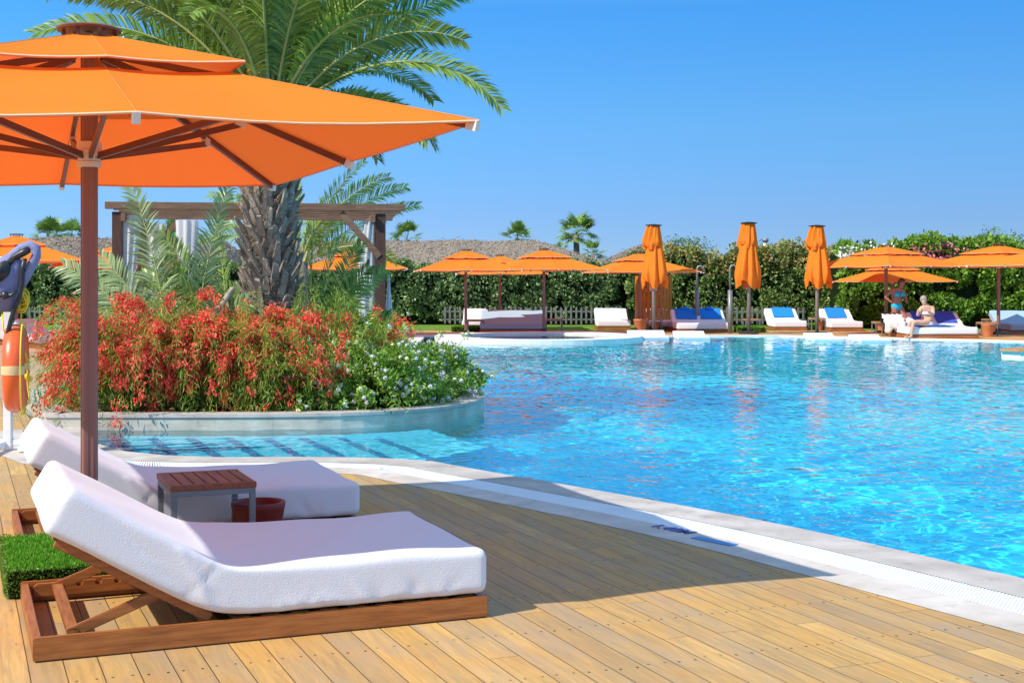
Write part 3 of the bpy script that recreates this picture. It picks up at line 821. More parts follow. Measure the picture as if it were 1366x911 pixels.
# ------------------------------------------------------------------ loungers
def mattress_mesh(L0=0.02, L1=2.0, wid=1.15, hinge=0.70, angle=30.3, thick=0.208, zb=0.112, head=0.80, wr=True):
    """one continuous mattress: raised head part and flat part; x = length, y = width"""
    path = []   # (x, z) of the underside, and normal
    ca, sa = math.cos(math.radians(angle)), math.sin(math.radians(angle))
    for i in range(41):
        s = -head + head * i / 40
        path.append((hinge + 0.02 + s * ca, zb + 0.015 - s * sa, -sa * -1, ca))
    N2 = 60
    for i in range(1, N2 + 1):
        s = (L1 - hinge - 0.02) * i / N2
        path.append((hinge + 0.02 + s, zb, 0, 1))
    # smooth normals around the fold
    P = np.array(path); Nn = P[:, 2:4].copy()
    Nn[:41, 0] = sa; Nn[:41, 1] = ca
    for _ in range(60):
        Nn[1:-1] = (Nn[:-2] + Nn[1:-1] + Nn[2:]) / 3
    Xz = P[:, :2].copy()
    for _ in range(36): Xz[1:-1] = (Xz[:-2] + Xz[1:-1] + Xz[2:]) / 3
    Nn = unit(Nn); n = len(P)
    # cross-section: rounded rectangle in (y, t)
    cs = []
    K = 64; r = 0.038
    hy, ht = wid / 2, thick / 2
    def rr(hx, hz, r, per):
        out = []
        segs = [('l', -hx + r, hx - r, -hz), ('c', hx - r, -hz + r, -90), ('v', -hz + r, hz - r, hx), ('c', hx - r, hz - r, 0), ('l2', hx - r, -hx + r, hz), ('c', -hx + r, hz - r, 90), ('v2', hz - r, -hz + r, -hx), ('c', -hx + r, -hz + r, 180)]
        for sg in segs:
            if sg[0] in ('l', 'l2'):
                for i in range(16): out.append((sg[1] + (sg[2] - sg[1]) * i / 16, sg[3]))
            elif sg[0] in ('v', 'v2'):
                for i in range(8): out.append((sg[3], sg[1] + (sg[2] - sg[1]) * i / 8))
            else:
                for i in range(6):
                    a = math.radians(sg[3] + 90 * i / 6); out.append((sg[1] + r * math.cos(a), sg[2] + r * math.sin(a)))
        return np.array(out)
    C = rr(hy, ht, r, K); m = len(C)
    # end rounding
    arc = np.concatenate([[0], np.cumsum(np.linalg.norm(np.diff(Xz, axis=0), axis=1))]); tot = arc[-1]
    rows = []
    rend = 0.036
    def row(xz, nn, inset_, shift):
        c = C.copy(); c[:, 0] *= (hy - inset_) / hy; c[:, 1] *= (ht - inset_) / ht
        tdir = np.array([nn[1], -nn[0]])
        out = np.zeros((m, 3)); out[:, 1] = c[:, 0] + wid / 2
        o = xz + nn * ht + tdir * shift
        out[:, 0] = o[0] + nn[0] * c[:, 1]; out[:, 2] = o[1] + nn[1] * c[:, 1]
        return out
    for a in (0, 20, 45, 70): rows.append(row(Xz[0], Nn[0], rend * (1 - math.sin(math.radians(a))), rend * (1 - math.cos(math.radians(a))) - 0))
    for i in range(n): rows.append(row(Xz[i], Nn[i], 0, 0)) if arc[i] > rend and arc[i] < tot - rend else None
    for a in (70, 45, 20, 0): rows.append(row(Xz[-1], Nn[-1], rend * (1 - math.sin(math.radians(a))), -rend * (1 - math.cos(math.radians(a)))))
    rows = [r_ for r_ in rows if r_ is not None]
    V = np.concatenate(rows); R = len(rows)
    # loose terry cover: soft dents, pleats near the hinge and along the lower hem of the sides
    X = V[:, 0]; Y = V[:, 1]; Z = V[:, 2]
    side = np.clip((np.abs(Y - wid / 2) - (wid / 2 - 0.03)) / 0.03, 0, 1)
    if wr:
        ph = X * 26 + Z * 20
        fr_ = np.random.default_rng(5); pl_ = np.zeros_like(X)
        for _k in range(16):   # loose folds of the cover, slanting up from the hem
            xk = fr_.uniform(0.62, 1.85); sl_ = fr_.uniform(-1.4, 1.2); wk = fr_.uniform(0.012, 0.03); zt_ = fr_.uniform(0.03, 0.09)
            pl_ += fr_.uniform(-0.005, 0.008) * np.exp(-((X - xk - (Z - 0.13) * sl_) / wk) ** 2) * np.exp(-((Z - 0.14) / zt_) ** 2)
        for _k in range(6):    # creases fanning out of the fold
            sl_ = fr_.uniform(-2.4, 2.2); wk = fr_.uniform(0.010, 0.02)
            pl_ += fr_.uniform(-0.003, 0.002) * np.exp(-((X - hinge + 0.02 + (Z - 0.26) * sl_) / wk) ** 2) * (Z < 0.40) * (Z > 0.12)
        pl_ += 0.006 * np.exp(-((X - hinge - 0.0 + (Z - 0.2) * 0.5) / 0.022) ** 2) * (Z < 0.42)
        pl_ -= 0.005 * np.exp(-((X - hinge + 0.06 + (Z - 0.2) * 0.9) / 0.045) ** 2)
        sgn = np.sign(Y - wid / 2)
        V[:, 1] += sgn * side * pl_
        top = np.clip((Z - 0.26) / 0.05, 0, 1)
        V[:, 2] += 0.006 * np.sin(X * 5 + Y * 3) * top + 0.003 * np.sin(X * 13 - Y * 9) * top
        V[:, 2] += 0.02 * np.exp(-((X - hinge - 0.12) / 0.22) ** 2) * side * (Z > 0.2)
        # hem dips and lifts
        low = np.clip((0.16 - Z) / 0.05, 0, 1) * side * (X > hinge)
        V[:, 2] += low * (0.006 * np.sin(X * 17) + 0.004 * np.sin(X * 41))
    F = []
    for i in range(R - 1):
        for k in range(m):
            F.append((i * m + k, i * m + (k + 1) % m, (i + 1) * m + (k + 1) % m, (i + 1) * m + k))
    F.append(tuple(range(m - 1, -1, -1))); F.append(tuple(range((R - 1) * m, R * m)))
    mb = MB(); mb.add([tuple(v) for v in V], F)
    return mb

def make_lounger(label, group, mat='terry', wid=1.16):
    root = thing('sun_lounger', label, 'lounger', group=group)
    # frame
    mb = MB(); t = 0.036
    for y in (t / 2, wid - t / 2):
        mb = MB(); mb.box((1.0, y, 0.052), (2.0, t, 0.096)); mb.build('side_rail', M['teak'], root, bevel=0.005)
    for x, z_, hh_, tt_ in ((t / 2, 0.05, 0.09, t), (2.0 - t / 2, 0.05, 0.09, t), (0.74, 0.06, 0.06, 0.05)):
        mb = MB(); mb.box((x, wid / 2, z_), (tt_, wid - 2 * t, hh_)); mb.build('cross_rail', M['teak_y'], root, bevel=0.004)
    mb = MB()
    for i in range(9): mb.box((0.86 + i * 0.13, wid / 2, 0.093), (0.08, wid - 2 * t - 0.01, 0.016))
    mb.build('seat_slats', M['teak_y'], root)
    mb = MB(); mb.box((0.10, 0.08, 0.004), (0.05, 0.05, 0.008))
    for x in (0.06, 1.0, 1.94):
        for y in (0.02, wid - 0.02): mb.box((x, y, 0.002), (0.05, 0.03, 0.006))
    # backrest
    a = math.radians(30.3); ca, sa = math.cos(a), math.sin(a)
    hx, hz = 0.73, 0.105
    def on(s, y, dz=0): return Vector((hx - s * ca - dz * -sa * -1, y, hz + s * sa + dz * ca))
    for y in (0.07, wid - 0.07):
        mb = MB(); mb.bar(on(0.0, y), on(0.74, y), 0.03, 0.042, (sa, 0, ca)); mb.build('backrest_rail', M['teak'], root, bevel=0.004)
    mb = MB()
    for i in range(6): mb.bar(on(0.08 + i * 0.125, 0.085, 0.014), on(0.08 + i * 0.125, wid - 0.085, 0.014), 0.07, 0.012, (sa, 0, ca))
    mb.build('backrest_slats', M['teak_y'], root)
    # U-shaped prop: foot bar in the notches, two arms up to the backrest
    foot = Vector((0.165, 0, 0.085)); pv = Vector((0.49, 0, 0.205))
    mb = MB(); mb.bar((foot.x, 0.10, foot.z), (foot.x, wid - 0.10, foot.z), 0.05, 0.03)
    pr = mb.build('prop', M['teak_y'], root, bevel=0.004)
    for y in (0.115, wid - 0.115):
        mb = MB(); mb.bar((foot.x - 0.02, y, foot.z - 0.005), (pv.x + 0.02, y, pv.z + 0.01), 0.022, 0.046); mb.build('prop_arm', M['teak'], pr, bevel=0.004)
    # notched rack on the inner side of each long rail
    for y in (t + 0.012, wid - t - 0.012):
        mb = MB(); P = [(0.06, 0.03), (0.62, 0.03), (0.62, 0.092)]
        for k in range(5):
            x = 0.56 - k * 0.09
            P += [(x, 0.092), (x - 0.005, 0.072), (x - 0.022, 0.066), (x - 0.036, 0.074), (x - 0.032, 0.092)]
        P += [(0.075, 0.092), (0.06, 0.08)]
        n = len(P); V = [(x, y - 0.01, z) for x, z in P] + [(x, y + 0.01, z) for x, z in P]
        mb.add(V, [tuple(range(n)), tuple(range(2 * n - 1, n - 1, -1))] + [(i, n + i, n + (i + 1) % n, (i + 1) % n) for i in range(n)])
        mb.build('notched_rack', M['teak'], root)
    mm = mattress_mesh(wid=wid - 0.01); mo = mm.build('mattress', M[mat], root, smooth=True)
    return root

N0 = Vector((-1.9586, 5.517, 0))
def near_pos(s, v, z=0): return Vector((N0.x + U.x * s + Vd.x * v, N0.y + U.y * s + Vd.y * v, z))
L1 = make_lounger('white towelling lounger on a teak frame, nearest the camera', 'white sun loungers')
L1.location = N0; L1.rotation_euler = (0, 0, ANG)
L2 = copy_tree(L1); L2.location = near_pos(0.04, 2.28); L2.rotation_euler = (0, 0, ANG)
tag(L2, 'white towelling lounger beyond the small teak table, beside the water', 'lounger', 'white sun loungers')

def far_lounger(px_l, px_r, yfoot, label, mat=None, rz=0.0, d=None):
    """foot end towards the camera, spanning px_l..px_r"""
    d = d or G(0, yfoot).y
    o = copy_tree(L1); w = (px_r - px_l) / FPX * d
    x0 = WX(px_l, d)
    o.location = (x0, d + 2.0, 0); o.rotation_euler = (0, 0, -PI / 2 + rz); o.scale = (1, w / 1.16, 1)
    tag(o, label, 'lounger', 'white sun loungers')
    if mat:
        for c in o.children:
            if c.name.startswith('mattress'):
                c.data = c.data.copy(); c.data.materials[0] = M[mat]
    return o, x0, d, w

def towel_on(x0, d, w, f0, f1, mat, label, drop=0.5, y_off=0.0):
    """towel laid down the raised back of a lounger whose foot faces the camera"""
    a = math.radians(30.3); ca, sa = math.cos(a), math.sin(a)
    pts = []
    hx = 0.72
    tk = 0.223
    for i in range(9):
        s = 0.80 - i / 8 * drop * 1.25
        lx = hx - s * ca + sa * tk * 1.0; lz = 0.127 + s * sa + ca * tk
        pts.append((lx, lz))
    # over the head edge
    pts = [(pts[0][0] - 0.10, pts[0][1] - 0.10), (pts[0][0] - 0.045, pts[0][1] + 0.008)] + pts
    mb = MB(); V = []; n = len(pts); K = 8
    for side in (0, 1):
        for (lx, lz) in pts:
            for k in range(K + 1):
                f = f0 + (f1 - f0) * k / K
                V.append((x0 + w * f, d + 2.0 - lx + side * 0.006, lz + 0.012 - side * 0.012 + 0.004 * math.sin(k * 2.1 + lz * 30)))
    F = []; m = n * (K + 1)
    for i in range(n - 1):
        for k in range(K):
            q = (i * (K + 1) + k, i * (K + 1) + k + 1, (i + 1) * (K + 1) + k + 1, (i + 1) * (K + 1) + k)
            F.append(q); F.append(tuple(x + m for x in reversed(q)))
    mb.add(V, F)
    o = mb.build('towel', M[mat], None, smooth=True)
    return tag(o, label, 'towel', 'towels on the far loungers')

def pillow(x, y, z, w, mat, label):
    mb = MB(); mb.ball((0, 0, 0), 1, 12, 8, (w / 2, 0.07, 0.085))
    o = mb.build('pillow', M[mat], None, smooth=True); o.location = (x, y, z); o.rotation_euler = (-0.9, 0, 0)
    return tag(o, label, 'pillow', 'small pillows on the far loungers')

far_lounger(797, 842, 440, 'plain white lounger standing alone left of the curved wooden cabin')
far_lounger(866, 905, 441, 'white lounger with its back in shade, right of the terracotta pots', None)
o, x0, d, w = far_lounger(903, 977, 444, 'double white lounger with two blue towels behind the showers')
towel_on(x0, d, w, 0.08, 0.47, 'blue_towel', 'left one of two blue towels on the double white lounger')
towel_on(x0, d, w, 0.54, 0.93, 'blue_towel', 'right one of two blue towels on the double white lounger')
pillow(x0 + w * 0.27, d + 1.83, 0.73, 0.3, 'blue_towel', 'small blue pillow topping the left blue towel of the double lounger')
pillow(x0 + w * 0.73, d + 1.83, 0.73, 0.3, 'blue_towel', 'small blue pillow topping the right blue towel of the double lounger')
o, x0, d, w = far_lounger(1033, 1077, 441, 'single white lounger with a blue towel, left of the third folded parasol')
towel_on(x0, d, w, 0.22, 0.86, 'blue_towel', 'blue towel on the single lounger left of the third folded parasol')
o, x0, d, w = far_lounger(1109, 1152, 442, 'single white lounger with a blue towel, right of the third folded parasol')
towel_on(x0, d, w, 0.18, 0.80, 'blue_towel', 'blue towel on the single lounger right of the third folded parasol')
# the occupied double lounger on the right
D8, X8, d8, w8 = far_lounger(1211, 1306, 448, 'double white lounger with violet towels and a woman sitting on it', None, 0.0, 38.5)
towel_on(X8, d8, w8, 0.30, 0.56, 'navy_towel', 'violet towel behind the seated woman on the double lounger')
towel_on(X8, d8, w8, 0.62, 0.92, 'navy_towel', 'violet towel on the right half of the occupied double lounger')
mb = MB(); mb.box((0, 0, 0), (w8 * 0.55, 1.0, 0.02)); o = mb.build('flat_towel', M['blue_towel'], None, bevel=0.008); o.location = (X8 + w8 * 0.42, d8 + 0.62, 0.352)
tag(o, 'blue towel spread flat under the seated woman', 'towel')
far_lounger(1348, 1402, 446, 'grey covered lounger cut by the right edge of the photo', 'cooled_grey_cloth')
o, x0, d, w = far_lounger(640, 728, 444, 'wide grey covered daybed beneath the open parasols', 'cooled_grey_cloth')
o, x0, d, w = far_lounger(616, 650, 441, 'white lounger whose raised back shows left of the grey daybed', None)
# left pair
o, x0, d, w = far_lounger(-40, 30, 465, 'white sunbed with a shaded back, cut by the left edge of the photo')
o.rotation_euler = (0, 0, 0.0); o.location = (WX(-10, 34) - 0.6, 34.2, 0); o.scale = (1, 1.4, 1)
o, x0, d, w = far_lounger(30, 85, 462, 'white sunbed on the terrace between the lifebuoy and the red flowers', None)
o.rotation_euler = (0, 0, 0.05); o.location = (WX(24, 33) , 32.6, 0); o.scale = (0.62, 1.3, 1)

# loungers standing in the shallow water
def pool_chaise(px_l, px_r, ytop, ywl, label, mark=False):
    d = (H + 0.03) * FPX / (ywl - 379); w = (px_r - px_l) / FPX * d
    root = thing('pool_chaise', label, 'pool lounger', (WX(px_l, d), d, -0.03), 0, 'white moulded loungers in the pool')
    P = []
    hb = ZY(ytop, d + 1.3) + 0.03
    for i in range(11):
        f = i / 10; P.append((f * 0.95, 0.07 + 0.02 * math.sin(f * PI)))
    for i in range(1, 9):
        f = i / 8; P.append((0.95 + f * 0.45, 0.07 + (hb - 0.07) * f ** 1.1))
    V = []; F = []
    n = len(P)
    for x in (0, w):
        for y, z in P: V.append((x, y, z))
        for y, z in reversed(P): V.append((x, y + 0.03, z - 0.09 if z < 0.2 else z - 0.05))
    k = 2 * n
    F = [tuple(range(k - 1, -1, -1)), tuple(range(k, 2 * k))] + [(i, (i + 1) % k, k + (i + 1) % k, k + i) for i in range(k)]
    mb = MB(); mb.add(V, F); mb.build('shell', M['white_paint'], root, bevel=0.01)
    mb = MB()
    for x in (0.1, w - 0.1):
        mb.box((x, 0.15, -0.66), (0.06, 0.06, 1.4)); mb.box((x, 1.1, -0.66), (0.06, 0.06, 1.4))
    mb.build('leg', M['white_paint'], root)
pool_chaise(842, 893, 440.5, 453.5, 'white moulded lounger in the water nearest the whirlpool')
pool_chaise(905, 948, 441.5, 453.5, 'white moulded lounger in the water below the double lounger')
pool_chaise(1086, 1126, 444, 456, 'white moulded lounger in the water left of the terracotta pot by the women')
pool_chaise(1149, 1190, 446, 457, 'white moulded lounger in the water closest to the standing woman')

# ------------------------------------------------------------------ side tables
def make_table(l=0.47, w=0.56, h=0.45, slats=7, top='teak_red'):
    root = thing('side_table', 'table', 'table')
    mb = MB(); t = 0.032
    # surround and slats
    sw = (l) / slats
    tp = MB()
    for i in range(slats): tp.box((sw * (i + 0.5), w / 2, h - t / 2), (sw - 0.006, w - 0.082, t))
    a = tp.build('table_top', M[top], root, bevel=0.0025)
    for y in (0.02, w - 0.02):
        mb = MB(); mb.box((l / 2, y, h - t / 2), (l, 0.04, t)); mb.build('edge_board', M[top], a, bevel=0.003)
    mb = MB(); s = 0.032
    for y in (s / 2 + 0.004, w - s / 2 - 0.004): mb.box((l / 2, y, h - t - s / 2), (l - 0.01, s, s))
    for x in (s / 2 + 0.004, l - s / 2 - 0.004): mb.box((x, w / 2, h - t - s / 2), (s, w - 2 * s - 0.01, s))
    mb.build('apron', M['alu'], root, bevel=0.002)
    for x in (s / 2 + 0.004, l - s / 2 - 0.004):
        for y in (s / 2 + 0.004, w - s / 2 - 0.004):
            mb = MB(); mb.box((x, y, (h - t - s) / 2), (s, s, h - t - s)); mb.build('leg', M['alu'], root, bevel=0.002)
    return root
T = make_table(); T.location = (-1.858, 7.345, 0); T.rotation_euler = (0, 0, ANG)
tag(T, 'small slatted teak table with steel legs between the two near loungers', 'side table', 'small slatted tables')
FT = make_table(0.5, 0.5, 0.42, 6, 'teak_light')
ft = True
for px, yb, lab, sx in [
    (864, 442, 'small table with a terracotta pot under it, in front of the shaded lounger', 1),
    (994, 443, 'small table at the foot of the middle folded parasol', 1),
    (1082, 441, 'small table between the two single loungers with blue towels', 1),
    (1168, 448, 'small table with a terracotta pot in front of the standing woman', 1),
    (1309, 449, 'nearer small table of two right of the occupied double lounger', 1),
    (1316, 443, 'farther small table of two right of the occupied double lounger', 1),
    (623, 444, 'small table left of the grey daybed', 1.1),
    (728, 443, 'small table right of the grey daybed', 1.1)]:
    o = FT if ft else copy_tree(FT); ft = False
    d = G(0, yb).y; o.location = (WX(px, d), d, 0); o.scale = (sx, 1, 1); tag(o, lab, 'side table', 'small slatted tables')

def make_pot(r=0.16, h=0.3, mat='terracotta'):
    mb = MB(); mb.lathe([(0.0, 0.0), (r * 0.70, 0.0), (r * 0.74, 0.02), (r * 0.98, h - 0.04), (r, h - 0.035), (r * 1.02, h - 0.005), (r * 0.99, h), (r * 0.90, h), (r * 0.87, h - 0.015), (r * 0.66, 0.03), (0.0, 0.03)], 32, (0, 0, 0), False)
    return mb.build('plant_pot', M[mat], None, smooth=True)
o = make_pot(0.155, 0.28, 'maroon'); o.location = (-1.485, 7.90, 0); tag(o, 'empty dark red pot behind the small teak table', 'pot')
P0 = make_pot(0.22, 0.42); P0.location = (WX(854, 43.5), 43.5, 0); tag(P0, 'tall terracotta pot at the foot of the wooden cabin', 'pot', 'terracotta pots')
for px, yb, s, lab in [(874.5, 442, 0.72, 'terracotta pot below the small table in front of the shaded lounger'), (1093, 441, 0.75, 'terracotta pot below the table between the two single loungers'),
                    (1177, 446, 0.8, 'terracotta pot under the table by the standing woman'), (1317.5, 449.5, 0.9, 'terracotta pot under the nearer of the two right-hand tables'), (1328, 443, 0.75, 'terracotta pot under the farther of the two right-hand tables')]:
    c = P0.copy(); COL.objects.link(c); d = G(0, yb).y + 0.25; c.location = (WX(px, d), d, 0); c.scale = (s * 0.95, s * 0.95, s); tag(c, lab, 'pot', 'terracotta pots')

# ------------------------------------------------------------------ artificial turf block round the parasol foot
def turf_block(loc, l, w, h, label, rz, nb=15000, ns=9000, size=1.0):
    root = thing('turf_block', label, 'turf block', loc, rz, 'green turf blocks at the parasol feet')
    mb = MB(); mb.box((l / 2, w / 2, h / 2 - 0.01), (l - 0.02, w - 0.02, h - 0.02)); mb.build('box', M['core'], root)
    C = np.stack([rng.uniform(0.0, l, nb), rng.uniform(0.0, w, nb), np.full(nb, h - 0.02)], -1)
    D = np.stack([rng.normal(0, 0.35, nb), rng.normal(0, 0.35, nb), np.ones(nb)], -1)
    V, F = leaf_quads(C, D, rng.uniform(0.018, 0.03, nb) * size, 0.0045 * size)
    np_mesh('grass_blades', V, F, M['turf'], root, rng.uniform(0, 1, nb))
    s = rng.uniform(0, 1, ns) * (2 * l + 2 * w); z = rng.uniform(0.01, h, ns)
    x = np.where(s < l, s, np.where(s < l + w, l, np.where(s < 2 * l + w, 2 * l + w - s, 0)))
    y = np.where(s < l, 0, np.where(s < l + w, s - l, np.where(s < 2 * l + w, w, 2 * l + 2 * w - s)))
    nx = np.where(s < l, 0, np.where(s < l + w, 1, np.where(s < 2 * l + w, 0, -1))); ny = np.where(s < l, -1, np.where(s < l + w, 0, np.where(s < 2 * l + w, 1, 0)))
    C = np.stack([x, y, z], -1); D = np.stack([nx + rng.normal(0, 0.6, ns), ny + rng.normal(0, 0.6, ns), rng.normal(0.3, 0.6, ns)], -1)
    V, F = leaf_quads(C, D, rng.uniform(0.012, 0.02, ns) * size, 0.009 * size)
    np_mesh('leafy_side', V, F, M['hedge_bright'], root, rng.uniform(0, 0.8, ns))
turf_block(near_pos(-0.06, 1.22), 0.86, 0.98, 0.15, 'bright green artificial turf block round the foreground parasol foot', ANG)
for px, yb, wpx, lab in [(603, 443, 40, 'low green turf block left of the grey daybed'), (985, 444, 36, 'low green turf block under the middle folded parasol'), (861, 441, 30, 'low green turf block beside the terracotta pots'),
                         (1076, 440, 24, 'low green turf block under the rightmost folded parasol'), (1272, 449, 16, 'low green turf block right of the occupied double lounger')]:
    d = G(0, yb).y; turf_block((WX(px, d), d, 0), wpx / FPX * d, 0.8, 0.17, lab, 0, 1500, 900, 3.0)

# ------------------------------------------------------------------ palms
def frond(base, az, el0, L, droop, leaf, seed, nl=64, twist=0.0, side_bend=0.0, vee=0.5):
    """returns (rachis pts, radii), (leaflet V, F, var)"""
    r = np.random.default_rng(seed)
    n = 26; ts = np.linspace(0, 1, n); p = np.array(base, float); pts = [p.copy()]; dirs = []
    a = az
    for i in range(n):
        el = el0 - droop * ts[i] ** 1.5
        a = az + side_bend * ts[i]
        dv = np.array([math.cos(el) * math.cos(a), math.cos(el) * math.sin(a), math.sin(el)])
        dirs.append(dv); 
        if i: p = p + dv * L / (n - 1); pts.append(p.copy())
    pts = np.array(pts); dirs = np.array(dirs)
    m = nl * 2
    t = np.repeat(np.linspace(0.16, 0.995, nl), 2) + r.normal(0, 0.003, m); t = np.clip(t, 0, 1)
    f = t * (n - 1); i0 = np.minimum(f.astype(int), n - 2); fr = (f - i0)[:, None]
    P = pts[i0] * (1 - fr) + pts[i0 + 1] * fr; T = unit(dirs[i0])
    Up = np.array([0, 0, 1.0]); S = unit(np.cross(T, Up)); N = unit(np.cross(S, T))
    ct, st = math.cos(twist), math.sin(twist)
    S2 = S * ct + N * st; N2 = -S * st + N * ct
    sg = np.tile([1.0, -1.0], nl)[:, None]
    prof = (np.minimum(1, 0.30 + 2.6 * (t - 0.14)) * (1 - 0.62 * t ** 3.2))[:, None]
    fwd = (0.5 + 0.65 * t)[:, None]
    D = unit(S2 * sg + T * fwd + N2 * (vee * (1 - 0.6 * t))[:, None] + r.normal(0, 0.09, (m, 3)))
    Ll = leaf * prof * r.uniform(0.85, 1.1, (m, 1))
    w = 0.023 + 0.009 * r.uniform(0, 1, (m, 1))
    Wn = unit(np.cross(D, N2) + r.normal(0, 0.25, (m, 3)))
    A = P; B = P + D * Ll * 0.5; dr = np.array([0, 0, -1.0]) * (0.10 + 0.1 * r.uniform(0, 1, (m, 1)))
    Cc = P + D * Ll * 0.93 + dr * Ll
    V = np.stack([A - Wn * w * 0.25, A + Wn * w * 0.25, B + Wn * w * 0.5, B - Wn * w * 0.5, Cc], 1).reshape(-1, 3)
    b = np.arange(m)[:, None] * 5
    F1 = b + np.array([[0, 1, 2, 3]]); F2 = b + np.array([[3, 2, 4, 4]])
    return pts, V, F1, b + np.array([[3, 2, 4]]), r.uniform(0, 1, m)

def add_frond(parent, mleaf, *a, rach=0.022, **k):
    pts, V, F1, F2, var = frond(*a, **k)
    # quads + tips: split tips into quads with a doubled vertex avoided by using triangles split in two meshes -> all triangles
    tri = np.concatenate([F1[:, [0, 1, 2]], F1[:, [0, 2, 3]], F2])
    vv = np.concatenate([var, var, var])
    o = np_mesh('frond', V, tri, mleaf, parent, vv)
    mb = MB(); n = len(pts); mb.tube(pts.tolist(), [rach * (1 - 0.85 * i / (n - 1)) for i in range(n)], 5, False)
    mb.build('stalk', M['rachis'], o, smooth=True)
    return o

PX, PY = -3.05, 17.0
palm = thing('date_palm', 'thick-trunked date palm with arching fronds rising from the flower bed', 'palm tree', (PX, PY, 0.09))
def palm_trunk(parent, Ht, r0, seed=3):
    n = 40; rows = 60; V = []; F = []
    r_ = np.random.default_rng(seed)
    for i in range(rows + 1):
        z = Ht * i / rows; R = r0 * (1.0 - 0.10 * i / rows)
        if i > rows * 0.8: R *= 1 + 0.25 * (i / rows - 0.8) * 5 * 0.5
        for k in range(n):
            a = 2 * PI * k / n
            rr = R * (1 + 0.05 * math.sin(5 * a + z * 9) + 0.05 * math.sin(8 * a - z * 14)) + r_.normal(0, 0.008)
            V.append((rr * math.cos(a), rr * math.sin(a), z))
    for i in range(rows):
        for k in range(n): F.append((i * n + k, i * n + (k + 1) % n, (i + 1) * n + (k + 1) % n, (i + 1) * n + k))
    mb = MB(); mb.add(V, F); tr = mb.build('trunk', M['bark'], parent, smooth=True)
    mb = MB(); ga = PI * (3 - math.sqrt(5)); N = 330
    for i in range(N):
        z = 0.05 + (Ht - 0.1) * i / N; a = i * ga + r_.normal(0, 0.08)
        R = r0 * (1.0 - 0.10 * z / Ht) - 0.02
        L = r_.uniform(0.16, 0.34) * (1.0 + 0.6 * max(0, z / Ht - 0.75)); w = r_.uniform(0.07, 0.12)
        tilt = r_.uniform(0.35, 0.75)
        er = Vector((math.cos(a), math.sin(a), 0)); et = Vector((-math.sin(a) + r_.normal(0, 0.15), math.cos(a), 0)).normalized()
        d = (er * math.sin(tilt) + Vector((0, 0, math.cos(tilt))) + et * r_.normal(0, 0.15)).normalized()
        o0 = er * R + Vector((0, 0, z)); up = d.cross(et).normalized()
        e0 = o0 + d * L
        wt = w * r_.uniform(0.35, 0.75); th = 0.04
        A = [o0 - et * w * 0.6 - up * th, o0 + et * w * 0.6 - up * th, o0 + et * w * 0.5 + up * th * 0.8, o0 - et * w * 0.5 + up * th * 0.8]
        B = [e0 - et * wt * 0.5 - up * th * 0.35, e0 + et * wt * 0.5 - up * th * 0.35 + d * r_.uniform(-0.03, 0.03), e0 + et * wt * 0.4 + up * th * 0.3, e0 - et * wt * 0.4 + up * th * 0.3 + d * r_.uniform(-0.03, 0.05)]
        mb.add(A + B, [(3, 2, 1, 0), (4, 5, 6, 7), (0, 1, 5, 4), (1, 2, 6, 5), (2, 3, 7, 6), (3, 0, 4, 7)])
    mb.build('leaf_bases', M['boot'], tr)
    # loose fibres
    nf = 2600; z = r_.uniform(0.1, Ht, nf); a = r_.uniform(0, 2 * PI, nf); C = np.stack([r0 * np.cos(a), r0 * np.sin(a), z], -1)
    D = np.stack([np.cos(a) * 0.7, np.sin(a) * 0.7, r_.normal(-0.1, 0.8, nf)], -1)
    Vv, Fv = leaf_quads(C, D, r_.uniform(0.06, 0.18, nf), 0.012); np_mesh('fibres', Vv, Fv, M['dead'], tr, r_.uniform(0, 1, nf))
TH = 3.55
palm_trunk(palm, TH, 0.285)
cz = TH + 0.05
deg = math.radians
